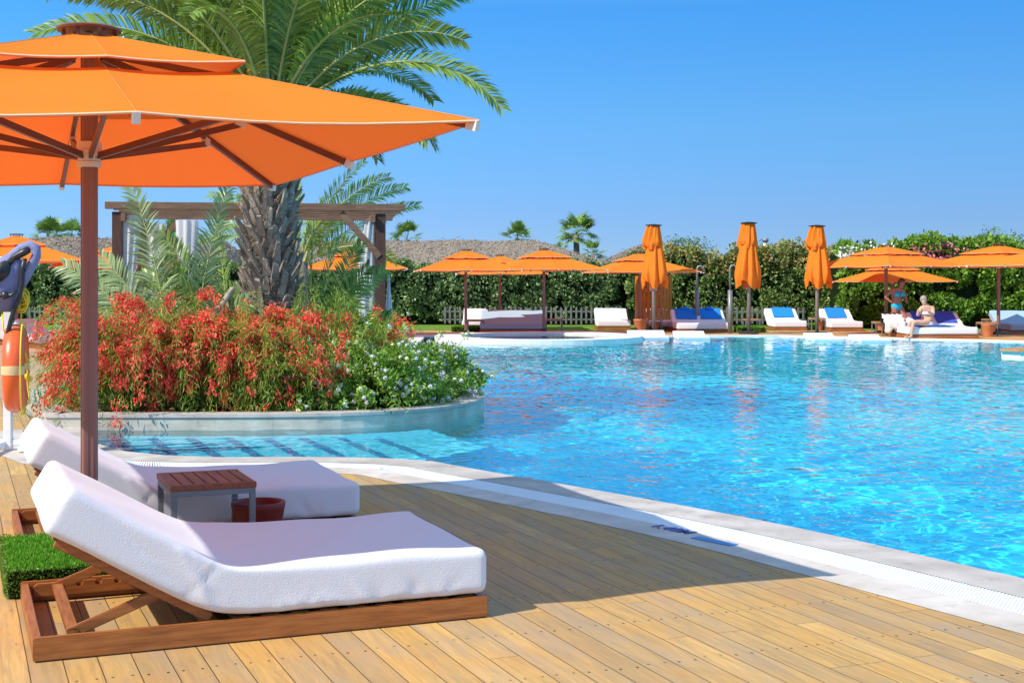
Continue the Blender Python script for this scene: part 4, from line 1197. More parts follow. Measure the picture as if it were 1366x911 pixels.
# fronds one can tell apart in the photo (azimuth 0 = right, 90 = away, 270 = towards the camera)
spec = [
    (-3, 40, 3.15, 1.62, 0.60), (12, 46, 3.2, 0.5, 0.62), (28, 66, 3.0, 0.8, 0.60), (-28, 60, 2.9, 1.1, 0.60), (60, 74, 3.0, 0.8, 0.6), (8, 62, 2.8, 1.0, 0.55), (-12, 20, 2.1, 1.2, 0.5),
    (176, 47, 3.3, 1.45, 0.60), (190, 58, 3.1, 1.15, 0.62), (162, 64, 3.1, 0.8, 0.6), (205, 38, 2.8, 1.5, 0.58), (140, 48, 3.0, 1.4, 0.6), (222, 62, 3.0, 1.2, 0.6), (183, 70, 3.1, 0.9, 0.6), (172, 28, 2.6, 1.3, 0.55),
    (250, 76, 2.9, 0.9, 0.62), (275, 72, 2.8, 1.1, 0.62), (300, 70, 2.9, 1.2, 0.6), (320, 55, 2.7, 1.5, 0.58), (240, 84, 3.0, 0.6, 0.6), (90, 80, 3.0, 0.7, 0.6), (110, 60, 3.0, 1.2, 0.6),
    (45, 45, 2.9, 1.4, 0.58), (80, 42, 2.9, 1.4, 0.58), (120, 35, 2.7, 1.4, 0.55), (350, 78, 3.0, 0.7, 0.62), (290, 85, 2.9, 0.5, 0.6), (170, 80, 3.0, 0.6, 0.6), (32, 28, 2.5, 1.5, 0.55), (200, 78, 3.0, 0.8, 0.6), (330, 84, 3.0, 0.45, 0.6),
    (178, 36, 3.1, 0.9, 0.6), (186, 82, 3.0, 0.7, 0.6), (155, 84, 3.0, 0.6, 0.6), (235, 70, 2.9, 1.0, 0.6), (20, 74, 2.9, 0.7, 0.6), (168, 56, 3.2, 1.0, 0.6), (196, 48, 3.0, 1.2, 0.6), (180, 63, 3.2, 0.8, 0.6), (210, 72, 3.0, 0.8, 0.6), (36, 56, 2.9, 1.0, 0.6), (352, 54, 2.7, 1.3, 0.55),
    (262, 55, 2.7, 1.5, 0.58), (150, 24, 2.4, 1.3, 0.55), (60, 25, 2.4, 1.4, 0.55), (215, 86, 3.1, 0.4, 0.6), (345, 66, 2.9, 0.9, 0.6), (130, 70, 3.0, 0.9, 0.6)]
for i, (az, el, L, dr, lf) in enumerate(spec):
    a = deg(az); b = (0.16 * math.cos(a), 0.16 * math.sin(a), cz + rnd.uniform(-0.12, 0.12))
    add_frond(palm, M['palmleaf'], b, a, deg(el), L, dr, lf * 0.80, 100 + i, nl=132, rach=0.028, side_bend=rnd.uniform(-0.15, 0.15), vee=rnd.uniform(0.2, 0.55), twist=((1.0 if i % 2 else -1.0) * rnd.uniform(0.7, 1.25)) if abs(math.sin(a)) < 0.5 else rnd.uniform(-0.3, 0.3))
# hanging dead fronds on the right under the crown
for i, (az, el, L, dr) in enumerate([(5, 40, 0.95, 2.3), (-20, 30, 1.1, 2.2), (20, 45, 1.2, 2.4)]):
    a = deg(az); pts, V, F1, F2, var = frond((0.2 * math.cos(a), 0.2 * math.sin(a), TH - 0.25), a, deg(el), L, dr, 0.30, 300 + i, nl=60)
    tri = np.concatenate([F1[:, [0, 1, 2]], F1[:, [0, 2, 3]], F2]); o = np_mesh('dead_frond', V, tri, M['dead'], palm, np.concatenate([var] * 3))
    mb = MB(); mb.tube(pts.tolist(), [0.028 * (1 - 0.7 * k / len(pts)) for k in range(len(pts))], 5, False); mb.build('stalk', M['boot'], o)
# orange fruit stalks
mb = MB()
for i in range(60):
    mb.ball((rnd.gauss(0.10, 0.06) - 0.2, -0.42 + rnd.gauss(0, 0.03), TH + 0.42 + rnd.gauss(0, 0.10)), 0.014, 6, 4)
mb.build('fruit', noisy('orange_dates', (0.75, 0.30, 0.02, 1), (0.85, 0.42, 0.05, 1), 4), palm)

# young palms: grey-green basal clumps
def clump(name_lab, loc, specs, mat, seed, leaf=0.34, nl=46, tw=1.35):
    root = thing('young_palm', name_lab, 'palm plant', loc)
    for i, (az, el, L, dr) in enumerate(specs):
        a = deg(az); add_frond(root, mat, (0.08 * math.cos(a), 0.08 * math.sin(a), 0.02), a, deg(el), L, dr, leaf, seed + i, nl=nl, rach=0.014, twist=tw + rnd.uniform(-0.3, 0.3), vee=0.25)
    return root
clump('grey-green young palm with upright fronds left of the big trunk', (-4.0, 16.4, 0.09),
      [(176, 84, 2.75, 0.25), (20, 86, 2.7, 0.25), (170, 66, 2.3, 0.75), (186, 56, 1.7, 1.0), (165, 74, 2.1, 0.6), (150, 58, 1.8, 0.9), (330, 74, 1.6, 0.9), (240, 70, 1.4, 1.2), (180, 40, 1.2, 0.9), (100, 75, 2.2, 0.6)], M['palmpale'], 500, 0.46, 66)
clump('dense grey-green young palm close against the left side of the big trunk', (-3.55, 17.2, 0.09),
      [(176, 80, 2.3, 0.5), (160, 70, 2.1, 0.8), (120, 82, 2.4, 0.3), (190, 62, 1.9, 0.9), (250, 74, 1.8, 0.8), (210, 78, 2.0, 0.6), (185, 50, 1.7, 1.0), (140, 60, 2.0, 0.9), (60, 80, 2.2, 0.4)], M['palmleaf'], 520, 0.42, 60, 1.2)
clump('feathery young palm growing right of the big trunk', (-2.75, 18.2, 0.09),
      [(10, 82, 2.1, 0.4), (60, 84, 2.2, 0.4), (340, 78, 1.9, 0.6), (30, 74, 2.0, 0.7), (90, 86, 2.3, 0.3), (150, 76, 2.2, 0.6), (300, 72, 1.6, 0.9), (5, 66, 1.5, 0.9), (250, 76, 1.7, 0.8), (180, 70, 1.9, 0.8), (120, 84, 2.3, 0.3)], M['palmleaf'], 540, 0.40, 60)
clump('pale low palm sprout among the flowers in front of the pergola post', (-2.35, 16.2, 0.30),
      [(70, 76, 0.95, 0.5), (20, 60, 0.9, 0.9), (150, 60, 0.9, 0.9), (200, 52, 0.85, 1.0), (330, 56, 0.9, 1.0), (100, 84, 1.0, 0.3)], M['palmpale'], 570, 0.3, 22)
# the palm beyond the pergola, its fronds showing over the beam
p2 = thing('date_palm', 'slender date palm behind the pergola, fronds fanning over its beam', 'palm tree', (-4.35, 27.5, 0))
mb = MB(); mb.tube([(0, 0, 0), (0.02, 0, 1.0), (0, 0, 2.0)], [0.2, 0.18, 0.19], 14); mb.build('trunk', M['bark'], p2, smooth=True)
for i, (az, el, L, dr) in enumerate([(0, 56, 2.7, 0.8), (10, 42, 2.7, 0.6), (350, 66, 2.6, 0.9), (30, 72, 2.6, 0.6), (170, 60, 2.4, 0.9), (150, 45, 2.4, 1.0), (260, 70, 2.2, 1.0), (300, 50, 2.3, 1.1), (80, 60, 2.4, 0.9), (200, 40, 2.2, 1.2), (340, 30, 2.2, 1.2), (100, 85, 2.5, 0.3)]):
    a = deg(az); add_frond(p2, M['palmleaf'], (0.1 * math.cos(a), 0.1 * math.sin(a), 1.95), a, deg(el), L, dr, 0.46, 600 + i, nl=70, rach=0.02, twist=0.9)

# ------------------------------------------------------------------ flower bed
def curve_stems(n, base_c, base_r, reach, height, seed, dirbias=(0, -0.4), yc=0.0):
    """arching stems; returns (n, K, 3)"""
    r = np.random.default_rng(seed); K = 14
    nt = 11; ta = r.uniform(0, 2 * PI, nt); tr_ = np.sqrt(r.uniform(0, 1, nt)); th_ = r.uniform(0.62, 1.16, nt); tk = r.integers(0, nt, n)
    a = ta[tk] + r.normal(0, 0.35, n); rr = np.clip(tr_[tk] + r.normal(0, 0.14, n), 0, 1.1)
    B = np.stack([base_c[0] + base_r[0] * rr * np.cos(a), base_c[1] + base_r[1] * rr * np.sin(a), np.full(n, 0.1)], -1)
    out = np.stack([np.cos(a) + r.normal(0, 0.5, n) + dirbias[0], np.sin(a) + r.normal(0, 0.5, n) + dirbias[1]], -1); out = unit(out)
    Lr = reach * r.uniform(0.5, 1.1, n); Hh = height * np.clip(r.normal(0.88, 0.14, n), 0.4, 1.22) * th_[tk]
    t = np.linspace(0, 1, K)
    x = B[:, None, 0] + out[:, None, 0] * Lr[:, None] * t ** 1.3
    y = B[:, None, 1] + out[:, None, 1] * Lr[:, None] * t ** 1.3
    pk = r.uniform(0.5, 0.85, n)[:, None]
    z = 0.1 + Hh[:, None] * (1 - ((t[None] - pk) / pk) ** 2 * np.where(t[None] < pk, 1, 1.6))
    z = np.maximum(z, 0.05)
    y = np.maximum(y, 14.38 - yc)
    return np.stack([x, y, z], -1)

def firecracker(label, c, br, reach, height, n, seed, nflow, loc_bias=(0, -0.4)):
    root = thing('firecracker_bush', label, 'flowering bush', (c[0], c[1], 0), 0, 'flowering bushes in the planter')
    S = curve_stems(n, (0, 0), br, reach, height, seed, loc_bias, c[1]); r = np.random.default_rng(seed + 1)
    K = S.shape[1]
    # fine green needles along the stems
    per = 76; f = r.uniform(0.05, 1, (n, per)) * (K - 1); i0 = np.minimum(f.astype(int), K - 2); fr = (f - i0)[..., None]; ii = np.arange(n)[:, None]
    P = S[ii, i0] * (1 - fr) + S[ii, i0 + 1] * fr; T = unit(S[ii, i0 + 1] - S[ii, i0])
    P = P.reshape(-1, 3) + r.normal(0, 0.018, (n * per, 3)); T = T.reshape(-1, 3)
    D = unit(T * 0.8 + r.normal(0, 0.45, P.shape) + np.array([0, 0, -0.1]))
    V, F = leaf_quads(P, D, r.uniform(0.05, 0.12, len(P)), 0.0085)
    np_mesh('stems', V, F, M['red_green'], root, r.uniform(0, 1, len(P)))
    # flowers in clusters near the ends, small tubular blossoms
    CN = 18; cl = int(nflow * 2.3) // CN; hot = r.integers(0, n, max(3, n // 2)); si = hot[r.integers(0, len(hot), cl)]; ft_ = np.clip(r.beta(3.2, 1.7, cl), 0.2, 1) * (K - 1); i0 = np.minimum(ft_.astype(int), K - 2); fr = (ft_ - i0)[:, None]
    Pc = S[si, i0] * (1 - fr) + S[si, i0 + 1] * fr; Tc = unit(S[si, i0 + 1] - S[si, i0])
    P = np.repeat(Pc, CN, 0) + r.normal(0, 0.034, (cl * CN, 3)); T = np.repeat(Tc, CN, 0)
    D = unit(T + r.normal(0, 0.5, P.shape) + np.array([0, 0, -0.35]))
    V, F = leaf_quads(P, D, r.uniform(0.03, 0.055, len(P)), r.uniform(0.016, 0.026, len(P)), fold=0.2)
    np_mesh('blossom', V, F, M['red_flower'], root, r.uniform(0, 1, len(P)))
    return root
firecracker('big cascade of coral-red blossom at the left end of the planter', (-4.25, 15.85), (0.52, 0.60), 1.0, 1.16, 480, 21, 14500, (-0.4, -0.4))
firecracker('coral-red blossom mass between the foreground pole and the palm trunk', (-3.45, 15.75), (0.75, 0.50), 0.72, 1.06, 440, 22, 12500, (0, -0.7))
firecracker('coral-red blossom trailing under the palm trunk', (-2.65, 15.6), (0.60, 0.38), 0.60, 0.80, 300, 23, 3900, (0.1, -0.8))
firecracker('thin patch of coral-red blossom in front of the pergola post', (-1.95, 16.6), (0.50, 0.35), 0.5, 1.15, 200, 24, 1300, (0, -0.4))

def lantana(label, c, rad, h, nleaf, nflow, seed):
    root = thing('lantana_bush', label, 'flowering bush', (c[0], c[1], 0), 0, 'flowering bushes in the planter')
    r = np.random.default_rng(seed)
    # clumpy dome: many small lobes
    nl = 46
    u = unit(r.normal(size=(nl, 3))); u[:, 2] = np.abs(u[:, 2]); rad3 = np.array([rad[0], rad[1], h * 0.86])
    Lc = u * rad3 * r.uniform(0.55, 0.98, (nl, 1)) + np.array([0, 0, 0.12]); Lr = r.uniform(0.10, 0.24, nl)
    k = r.integers(0, nl, nleaf); v = unit(r.normal(size=(nleaf, 3))); v[:, 2] = v[:, 2] * 0.9 + 0.15
    P = Lc[k] + v * (Lr[k] * r.uniform(0.5, 1.1, nleaf))[:, None]; P[:, 2] = np.maximum(P[:, 2], 0.12 + 0.03 * r.uniform(0, 1, nleaf))
    D = unit(v + r.normal(0, 0.6, v.shape) + np.array([0, 0, 0.15]))
    LV, LF = leaf_quads(P, D, r.uniform(0.03, 0.06, nleaf), r.uniform(0.018, 0.034, nleaf), fold=-0.15)
    # stems poking out
    nst = 46; k = r.integers(0, nl, nst); mbx = MB(); ends = []
    for i in range(nst):
        a = Lc[k[i]]; d = unit((a * np.array([1, 1, 0.9]))[None])[0] + r.normal(0, 0.3, 3); e = a + d * r.uniform(0.18, 0.36); ends.append(e)
        mbx.tube([tuple(a * 0.6), tuple(a), tuple(e)], [0.006, 0.005, 0.003], 4, False)
    mbx.build('stem', M['rachis'], root)
    E = np.array(ends); q = np.repeat(E, 14, 0) + r.normal(0, 0.035, (nst * 14, 3)); D = unit(r.normal(size=q.shape))
    V, F = leaf_quads(q, D, 0.05, 0.026); V, F = merge([(LV, LF), (V, F)]); np_mesh('foliage', V, F, M['lantana'], root, np.concatenate([r.beta(1.6, 1.6, nleaf), r.uniform(0.5, 1, len(q))]))
    # flower heads: domes of tiny florets
    k = r.integers(0, nl, nflow); v = unit(r.normal(size=(nflow, 3)) + np.array([0, -0.5, 0.5])); P = Lc[k] + v * (Lr[k] * 1.12)[:, None]; P[:, 2] = np.maximum(P[:, 2], 0.16)
    P[:min(nst, nflow)] = E[:min(nst, nflow)]
    per = 26; col = r.beta(1.0, 1.9, nflow) * 0.95; col = np.where(r.uniform(0, 1, nflow) < 0.18, 0.95, 0.35 + 0.35 * r.uniform(0, 1, nflow))
    d2 = unit(r.normal(size=(nflow, per, 3)) + v[:, None] * 0.8); Q = (P[:, None] + d2 * 0.017).reshape(-1, 3); D = d2.reshape(-1, 3)
    tn = unit(np.cross(D, r.normal(size=D.shape)))
    V, F = leaf_quads(Q + D * 0.008 - tn * 0.010, tn, 0.020, 0.018, N=D)
    np_mesh('blossom', V, F, M['white_flower'], root, np.clip(np.repeat(col, per) + r.normal(0, 0.05, nflow * per), 0, 1))
    return root
lantana('white-flowered lantana mound at the rounded right end of the planter', (-1.05, 16.85), (0.70, 1.0), 0.70, 17000, 380, 31)
lantana('white-flowered lantana spilling over the front of the planter wall', (-1.70, 15.80), (0.80, 0.72), 0.84, 16000, 330, 32)
lantana('white lantana at the foot of the palm trunk', (-2.75, 16.2), (0.70, 0.50), 1.02, 9000, 150, 33)
lantana('taller lantana sprigs behind the bed near the pergola post', (-2.0, 17.6), (0.70, 0.7), 1.12, 9000, 90, 34)
lantana('low lantana mixed with red blossom at the middle of the planter front', (-2.45, 15.55), (0.45, 0.45), 0.62, 6000, 110, 35)
# ground cover so no bare soil shows
r = np.random.default_rng(77); nn = 15000
gx = r.uniform(-6.2, -0.6, nn); gy = r.uniform(14.95, 20.5, nn)
keep = (gy > 14.95) & (gx > -6.0 + 0 * gy) & ((gx < -1.1) | (gy > 15.8)) & (gx < -0.75 - np.maximum(0, gy - 18.0) * 0.45) & (gx > -5.3 - (gy - 14.58) * 0.2)
gx = gx[keep]; gy = gy[keep]; P = np.stack([gx, gy, r.uniform(0.1, 0.34, len(gx))], -1)
V, F = leaf_quads(P, r.normal(size=P.shape) + np.array([0, 0, 0.8]), r.uniform(0.05, 0.10, len(P)), 0.02)
o = np_mesh('ground_cover', V, F, M['lantana'], None, r.uniform(0, 0.7, len(P))); tag(o, 'low green leaves covering the soil of the planter', 'ground cover', kind='stuff')
# old dry palm stump stick leaning by the trunk
mb = MB(); mb.bar(G(281, 425, 0.95) * 1 + Vector((0, 0, 0)), Vector((WX(311, 16.0), 16.0, ZY(385, 16.0))), 0.06, 0.05)
mb = MB(); mb.bar((WX(281, 15.7), 15.7, ZY(427, 15.7)), (WX(311, 16.1), 16.1, ZY(384, 16.1)), 0.07, 0.045)
o = mb.build('dry_frond_stub', M['boot'], None, bevel=0.01); tag(o, 'grey cut frond stub leaning among the red flowers', 'frond stub')

# ------------------------------------------------------------------ pergola with curtains
pg = thing('pergola', 'dark timber pergola with white curtains behind the palm', 'pergola', (-6.02, 20.6, 0), math.radians(8.5))
PL, PD, PZ = 4.0, 3.05, 2.80
for x, y in ((0, 0), (PL, 0), (0, PD), (PL, PD)):
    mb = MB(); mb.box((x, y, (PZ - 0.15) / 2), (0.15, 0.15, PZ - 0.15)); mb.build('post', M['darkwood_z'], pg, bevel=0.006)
for y in (-0.09, PD + 0.09, ):
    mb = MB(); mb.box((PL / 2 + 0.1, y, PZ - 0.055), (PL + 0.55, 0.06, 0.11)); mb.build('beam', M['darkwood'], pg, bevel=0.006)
for x in (0.10, PL - 0.12):
    mb = MB(); mb.box((x, PD / 2, PZ - 0.23), (0.07, PD + 0.3, 0.13)); mb.build('side_beam', M['darkwood'], pg, bevel=0.006)
for i in range(4):
    y = 0.62 + i * 0.62
    mb = MB(); mb.box((PL / 2 + 0.1, y, PZ - 0.05), (PL + 0.5, 0.05, 0.085)); mb.build('rafter', M['darkwood'], pg, bevel=0.006)
for x0_, x1_, y in ((PL - 0.62, PL - 0.02, -0.06), (0.62, 0.02, PD)):
    mb = MB(); mb.bar((x0_, y, PZ - 0.14), (x1_, y, PZ - 0.82), 0.06, 0.10); mb.build('brace', M['darkwood'], pg, bevel=0.005)
def curtain(x, y, w0, w1, w2, lean, zt, zm, zb, dy=0.0):
    n = 40; rows = 30; V = []; F = []
    for i in range(rows + 1):
        f = i / rows; z = zt + (zb - zt) * f
        fm = (zt - zm) / (zt - zb)
        w = w0 + (w1 - w0) * (f / fm) ** 1.5 if f < fm else w1 + (w2 - w1) * ((f - fm) / (1 - fm)) ** 0.8
        cx = x + lean * math.sin(PI * min(1, f / fm) * 0.5) if f < fm else x + lean * (1 - 0.3 * (f - fm) / (1 - fm))
        for k in range(n):
            a = 2 * PI * k / n; fold = 1 + 0.22 * math.sin(7 * a + 2 * f)
            V.append((cx + w * 0.5 * math.cos(a) * fold, y + 0.10 * math.sin(a) * fold * (0.4 + w), z))
    for i in range(rows):
        for k in range(n): F.append((i * n + k, i * n + (k + 1) % n, (i + 1) * n + (k + 1) % n, (i + 1) * n + k))
    mb = MB(); mb.add(V, F); return mb.build('curtain', M['curtain'], pg, smooth=True)
curtain(0.20, 0.02, 0.26, 0.07, 0.22, -0.04, PZ - 0.2, 1.2, 0.3)
curtain(0.22, PD, 0.34, 0.12, 0.30, -0.03, PZ - 0.2, 1.2, 0.3)
curtain(1.0, 0.4, 0.30, 0.14, 0.30, 0.0, PZ - 0.25, 1.2, 0.3)
curtain(PL - 0.17, 0.02, 0.16, 0.30, 0.06, -0.06, PZ - 0.25, 1.35, 0.5)
curtain(PL + 0.14, 0.2, 0.03, 0.07, 0.16, 0.0, 1.7, 1.3, 0.5)

# ------------------------------------------------------------------ lifebuoy stand with life vest
LS = thing('lifebuoy_stand', 'white metal rescue stand holding lifebuoy and vest at the left edge', 'rescue stand', (WX(11, 12.6), 12.6, 0), 0.1)
mb = MB(); mb.box((0, 0, 0.9), (0.075, 0.075, 1.8)); mb.build('post', M['white_paint'], LS, bevel=0.008)
mb = MB(); mb.box((-0.55, 0.1, 0.9), (0.06, 0.06, 1.8)); mb.build('post', M['white_paint'], LS, bevel=0.008)
mb = MB(); mb.box((-0.3, 0.0, 0.075), (1.0, 0.05, 0.06)); mb.box((0.17, 0.02, 0.035), (0.06, 0.5, 0.05)); mb.box((-0.04, -0.3, 0.06), (0.05, 0.6, 0.05)); mb.build('foot', M['white_paint'], LS, bevel=0.006)
mb = MB(); mb.box((-0.27, 0.05, 1.78), (0.66, 0.06, 0.05)); mb.build('top_bar', M['white_paint'], LS, bevel=0.006)
# lifebuoy, hung almost edge-on
def torus(R, r, n=48, m=16, ry=1.0):
    V = []; F = []
    for i in range(n):
        a = 2 * PI * i / n
        for k in range(m):
            b = 2 * PI * k / m; V.append(((R + r * math.cos(b)) * math.cos(a), r * ry * math.sin(b), (R + r * math.cos(b)) * math.sin(a)))
    for i in range(n):
        for k in range(m): F.append((i * m + k, i * m + (k + 1) % m, ((i + 1) % n) * m + (k + 1) % m, ((i + 1) % n) * m + k))
    return V, F
buoy = thing('lifebuoy', 'orange lifebuoy with yellow rope hanging edge-on from the white stand', 'lifebuoy', (WX(21, 12.45), 12.45, ZY(491, 12.45)), math.radians(106))
V, F = torus(0.32, 0.085, ry=1.15); mb = MB(); mb.add(V, F)
mb.build('ring', noisy('orange_buoy', (0.75, 0.10, 0.02, 1), (0.82, 0.14, 0.03, 1), 3, 0.35, 0.5), buoy, smooth=True)
tapem = noisy('beige_tape', (0.62, 0.45, 0.20, 1), (0.7, 0.55, 0.3, 1), 30)
for q in (0, 90, 180, 270):
    V = []; F = []; m = 16
    for i in range(4):
        a = deg(q - 6 + i * 4)
        for k in range(m):
            b = 2 * PI * k / m; V.append(((0.32 + 0.0875 * math.cos(b)) * math.cos(a), 0.0875 * 1.15 * math.sin(b), (0.32 + 0.0875 * math.cos(b)) * math.sin(a)))
    for i in range(3):
        for k in range(m): F.append((i * m + k, i * m + (k + 1) % m, (i + 1) * m + (k + 1) % m, (i + 1) * m + k))
    mb = MB(); mb.add(V, F); mb.build('band', tapem, buoy, smooth=True)
ropem = noisy('yellow_rope', (0.75, 0.52, 0.02, 1), (0.85, 0.65, 0.05, 1), 60, 0.7, bump=0.5)
mb = MB(); pts = []
for i in range(60):
    a = 2 * PI * i / 59; rr = 0.42 + 0.035 * abs(math.sin(2 * a)); pts.append((rr * math.cos(a), -0.07, rr * math.sin(a)))
mb.tube(pts, 0.008, 6); mb.build('rope', ropem, buoy, smooth=True)
# coil of rope hanging from the vest
rope = MB(); x0 = WX(30, 12.4)
pts = []
for i in range(140):
    t = i / 139; a = t * 2 * PI * 9
    pts.append((x0 + 0.07 * math.sin(a) * (0.6 + 0.4 * math.sin(t * 40)), 12.38 + 0.03 * math.cos(a * 1.3), ZY(400, 12.4) + 0.11 * math.cos(a) * (0.5 + 0.5 * t) + 0.02 * math.sin(13 * t)))
rope.tube(pts, 0.008, 5)
rope.tube([(x0 + 0.0, 12.38, ZY(412, 12.4)), (x0 - 0.02, 12.37, ZY(450, 12.4)), (x0 + 0.06, 12.36, ZY(480, 12.4)), (x0 + 0.06, 12.36, ZY(510, 12.4)), (x0 + 0.08, 12.36, ZY(535, 12.4)), (x0 + 0.01, 12.36, ZY(548, 12.4)), (x0 - 0.07, 12.33, ZY(543, 12.4))], 0.008, 6)
rope.tube([(x0 - 0.15, 12.3, ZY(415, 12.4)), (x0 - 0.13, 12.28, ZY(440, 12.4)), (x0 - 0.08, 12.28, ZY(455, 12.4))], 0.008, 6)
for c in ((x0 + 0.06, ZY(502, 12.4)), (x0 - 0.07, ZY(456, 12.4))):
    for k in range(3): rope.ball((c[0] + 0.015 * k, 12.34, c[1] - 0.01 * k), 0.028, 8, 6)
o = rope.build('rope_coil', ropem, None, smooth=True); tag(o, 'yellow rope bunched under the life vest and trailing over the lifebuoy', 'rope')
# life vest: two padded fronts, collar loop, straps
vest = thing('life_vest', 'pale lilac and black life vest draped over the rescue stand', 'life vest', (WX(10, 12.4), 12.35, 0))
vm = noisy('lilac_nylon', (0.17, 0.19, 0.34, 1), (0.24, 0.26, 0.44, 1), 5, 0.7, 0.2, bump=0.3, bscale=25)
def pad(P, y0, y1, name, mat):
    n = len(P); V = [(WX(px, 12.35) - WX(10, 12.4), y0, ZY(py, 12.35)) for px, py in P] + [(WX(px, 12.35) - WX(10, 12.4), y1, ZY(py, 12.35)) for px, py in P]
    mb = MB(); mb.add(V, [tuple(range(n)), tuple(range(2 * n - 1, n - 1, -1))] + [(i, n + i, n + (i + 1) % n, (i + 1) % n) for i in range(n)])
    return mb.build(name, mat, vest, bevel=0.012, smooth=True)
pad([(-22, 372), (-4, 350), (14, 338), (26, 344), (33, 358), (30, 376), (24, 398), (19, 416), (-6, 416), (-24, 412)], -0.08, 0.05, 'front_panel', vm)
pad([(-18, 368), (0, 352), (14, 347), (20, 352), (18, 366), (6, 376), (-8, 380), (-22, 382)], -0.115, -0.08, 'shoulder_padding', M['dark'])
def seg(P, r, mat, name, y=-0.03):
    mb = MB(); mb.tube([(WX(px, 12.35) - WX(10, 12.4), y, ZY(py, 12.35)) for px, py in P], r, 8); return mb.build(name, mat, vest, smooth=True)
seg([(10, 352), (20, 340), (30, 332), (42, 327), (50, 332), (50, 342), (44, 354), (38, 366), (30, 380)], 0.045, vm, 'collar')
seg([(12, 356), (24, 343), (34, 338), (42, 333)], 0.034, M['dark'], 'collar_lining', -0.07)
seg([(38, 345), (34, 362), (34, 378), (31, 396), (24, 412), (19, 428), (14, 450), (10, 470)], 0.022, M['dark'], 'strap', -0.09)
seg([(-24, 393), (-4, 394), (22, 394), (28, 388)], 0.016, M['dark'], 'belt', -0.13)
seg([(13, 390), (16, 398)], 0.03, M['dark'], 'buckle', -0.14)

# ------------------------------------------------------------------ depth mark on the stone band
def text_obj(name, body, size, mat, loc, rot, parent=None):
    cu = bpy.data.curves.new(name, 'FONT'); cu.body = body; cu.size = size; cu.extrude = 0.0006; cu.offset = 0.004; cu.align_x = 'CENTER'; cu.align_y = 'CENTER'
    cu.materials.append(mat); o = bpy.data.objects.new(name, cu); link(o)
    bpy.context.view_layer.update(); me = bpy.data.meshes.new_from_object(o.evaluated_get(bpy.context.evaluated_depsgraph_get())); bpy.data.objects.remove(o)
    o = bpy.data.objects.new(name, me); o.location = loc; o.rotation_euler = rot; link(o, parent); return o
p = G(897, 706.5); q = G(953, 722.5)
edge_a = math.atan2(-0.866, 0.5) + 0.12
o = text_obj('depth_mark', '1.40M', 0.14, noisy('navy_ink', (0.07, 0.09, 0.32, 1), (0.10, 0.13, 0.40, 1), 8), (p.x, p.y, 0.006), (0, 0, edge_a)); tag(o, 'blue depth marking 1.40M painted on the pale stone band', 'depth mark')
mb = MB(); mb.box((0, 0, 0.0045), (0.32, 0.075, 0.005)); 
o = mb.build('warning_plate', noisy('blue_plate', (0.03, 0.20, 0.48, 1), (0.05, 0.26, 0.55, 1), 6, 0.4), None, bevel=0.001); o.location = (q.x, q.y, 0); o.rotation_euler = (0, 0, edge_a + 0.02); tag(o, 'flat blue plate on the stone band beside the depth mark', 'floor sign')

# ------------------------------------------------------------------ whirlpool rim on the far side
jc = thing('whirlpool', 'white-rimmed whirlpool basin jutting into the far left of the pool', 'whirlpool', (0.75, 38.4, 0))
def ell(a, b, n=64): return [Vector((a * math.cos(2 * PI * i / n), b * math.sin(2 * PI * i / n))) for i in range(n)]
E1, E2 = ell(2.95, 3.3), ell(2.2, 2.6)
wall_solid('rim', E1, E2, -0.6, 0.09, M['copingwhite'], jc)
mb = MB(); e = ell(2.2, 2.6); mb.add([(p.x, p.y, -0.45) for p in e], [tuple(range(len(e)))]); fl_ = mb.build('basin_floor', M['pooltile_pale'], jc)
mb = MB(); mb.add([(p.x, p.y, 0.03) for p in e], [tuple(range(len(e)))]); mb.build('basin_water', M['water'], jc).cycles.is_caustics_caster = True
# timber-topped bridge end in the water at the right edge
br_ = thing('timber_platform', 'timber-topped tiled platform in the water at the right edge', 'platform', (WX(1343, 28.6), 28.4, 0))
mb = MB(); P = [Vector((0, 0.5)), Vector((0.25, 0.1)), Vector((0.8, 0)), Vector((7, 0)), Vector((7, 1.9)), Vector((1.6, 1.7)), Vector((0.75, 1.3))]
n = len(P); mb.add([(p.x, p.y, -1.4) for p in P] + [(p.x, p.y, 0.12) for p in P], [(i, (i + 1) % n, n + (i + 1) % n, n + i) for i in range(n)] + [tuple(range(n, 2 * n))]); mb.build('tiled_side', M['copingwhite'], br_)
P2 = [p * 1.0 for p in P]; P2 = [Vector((p.x - 0.06 if p.x < 3 else p.x, p.y - 0.06 if p.y < 2 else p.y)) for p in P]
mb = MB(); mb.add([(p.x, p.y, 0.122) for p in P2] + [(p.x, p.y, 0.17) for p in P2], [(i, (i + 1) % n, n + (i + 1) % n, n + i) for i in range(n)] + [tuple(range(n, 2 * n)), tuple(range(n - 1, -1, -1))]); mb.build('timber_top', M['teak_light'], br_)

# ------------------------------------------------------------------ showers, cabin, chimney
def shower(px, d, ytop, lab):
    x = WX(px, d); zt = ZY(ytop, d); zm = zt - 0.78
    root = thing('outdoor_shower', lab, 'shower', (x, d, 0), 0, 'steel outdoor showers')
    mb = MB(); mb.tube([(0, 0, 0), (0, 0, zm)], 0.075, 12); mb.build('column', M['alu'], root, smooth=True)
    mb = MB(); mb.tube([(0, 0, zm), (0, 0, zt - 0.1), (0.03, 0, zt - 0.02), (0.12, 0, zt), (0.2, 0, zt - 0.06), (0.22, 0, zt - 0.2)], 0.035, 8); mb.build('pipe', M['alu'], root, smooth=True)
    mb = MB(); mb.lathe([(0.02, 0.05), (0.06, 0), (0.055, -0.01), (0, -0.01)], 14, (0.22, 0, zt - 0.24)); mb.build('shower_head', M['alu'], root, smooth=True)
shower(930, 44.5, 355, 'steel outdoor shower directly behind the double lounger')
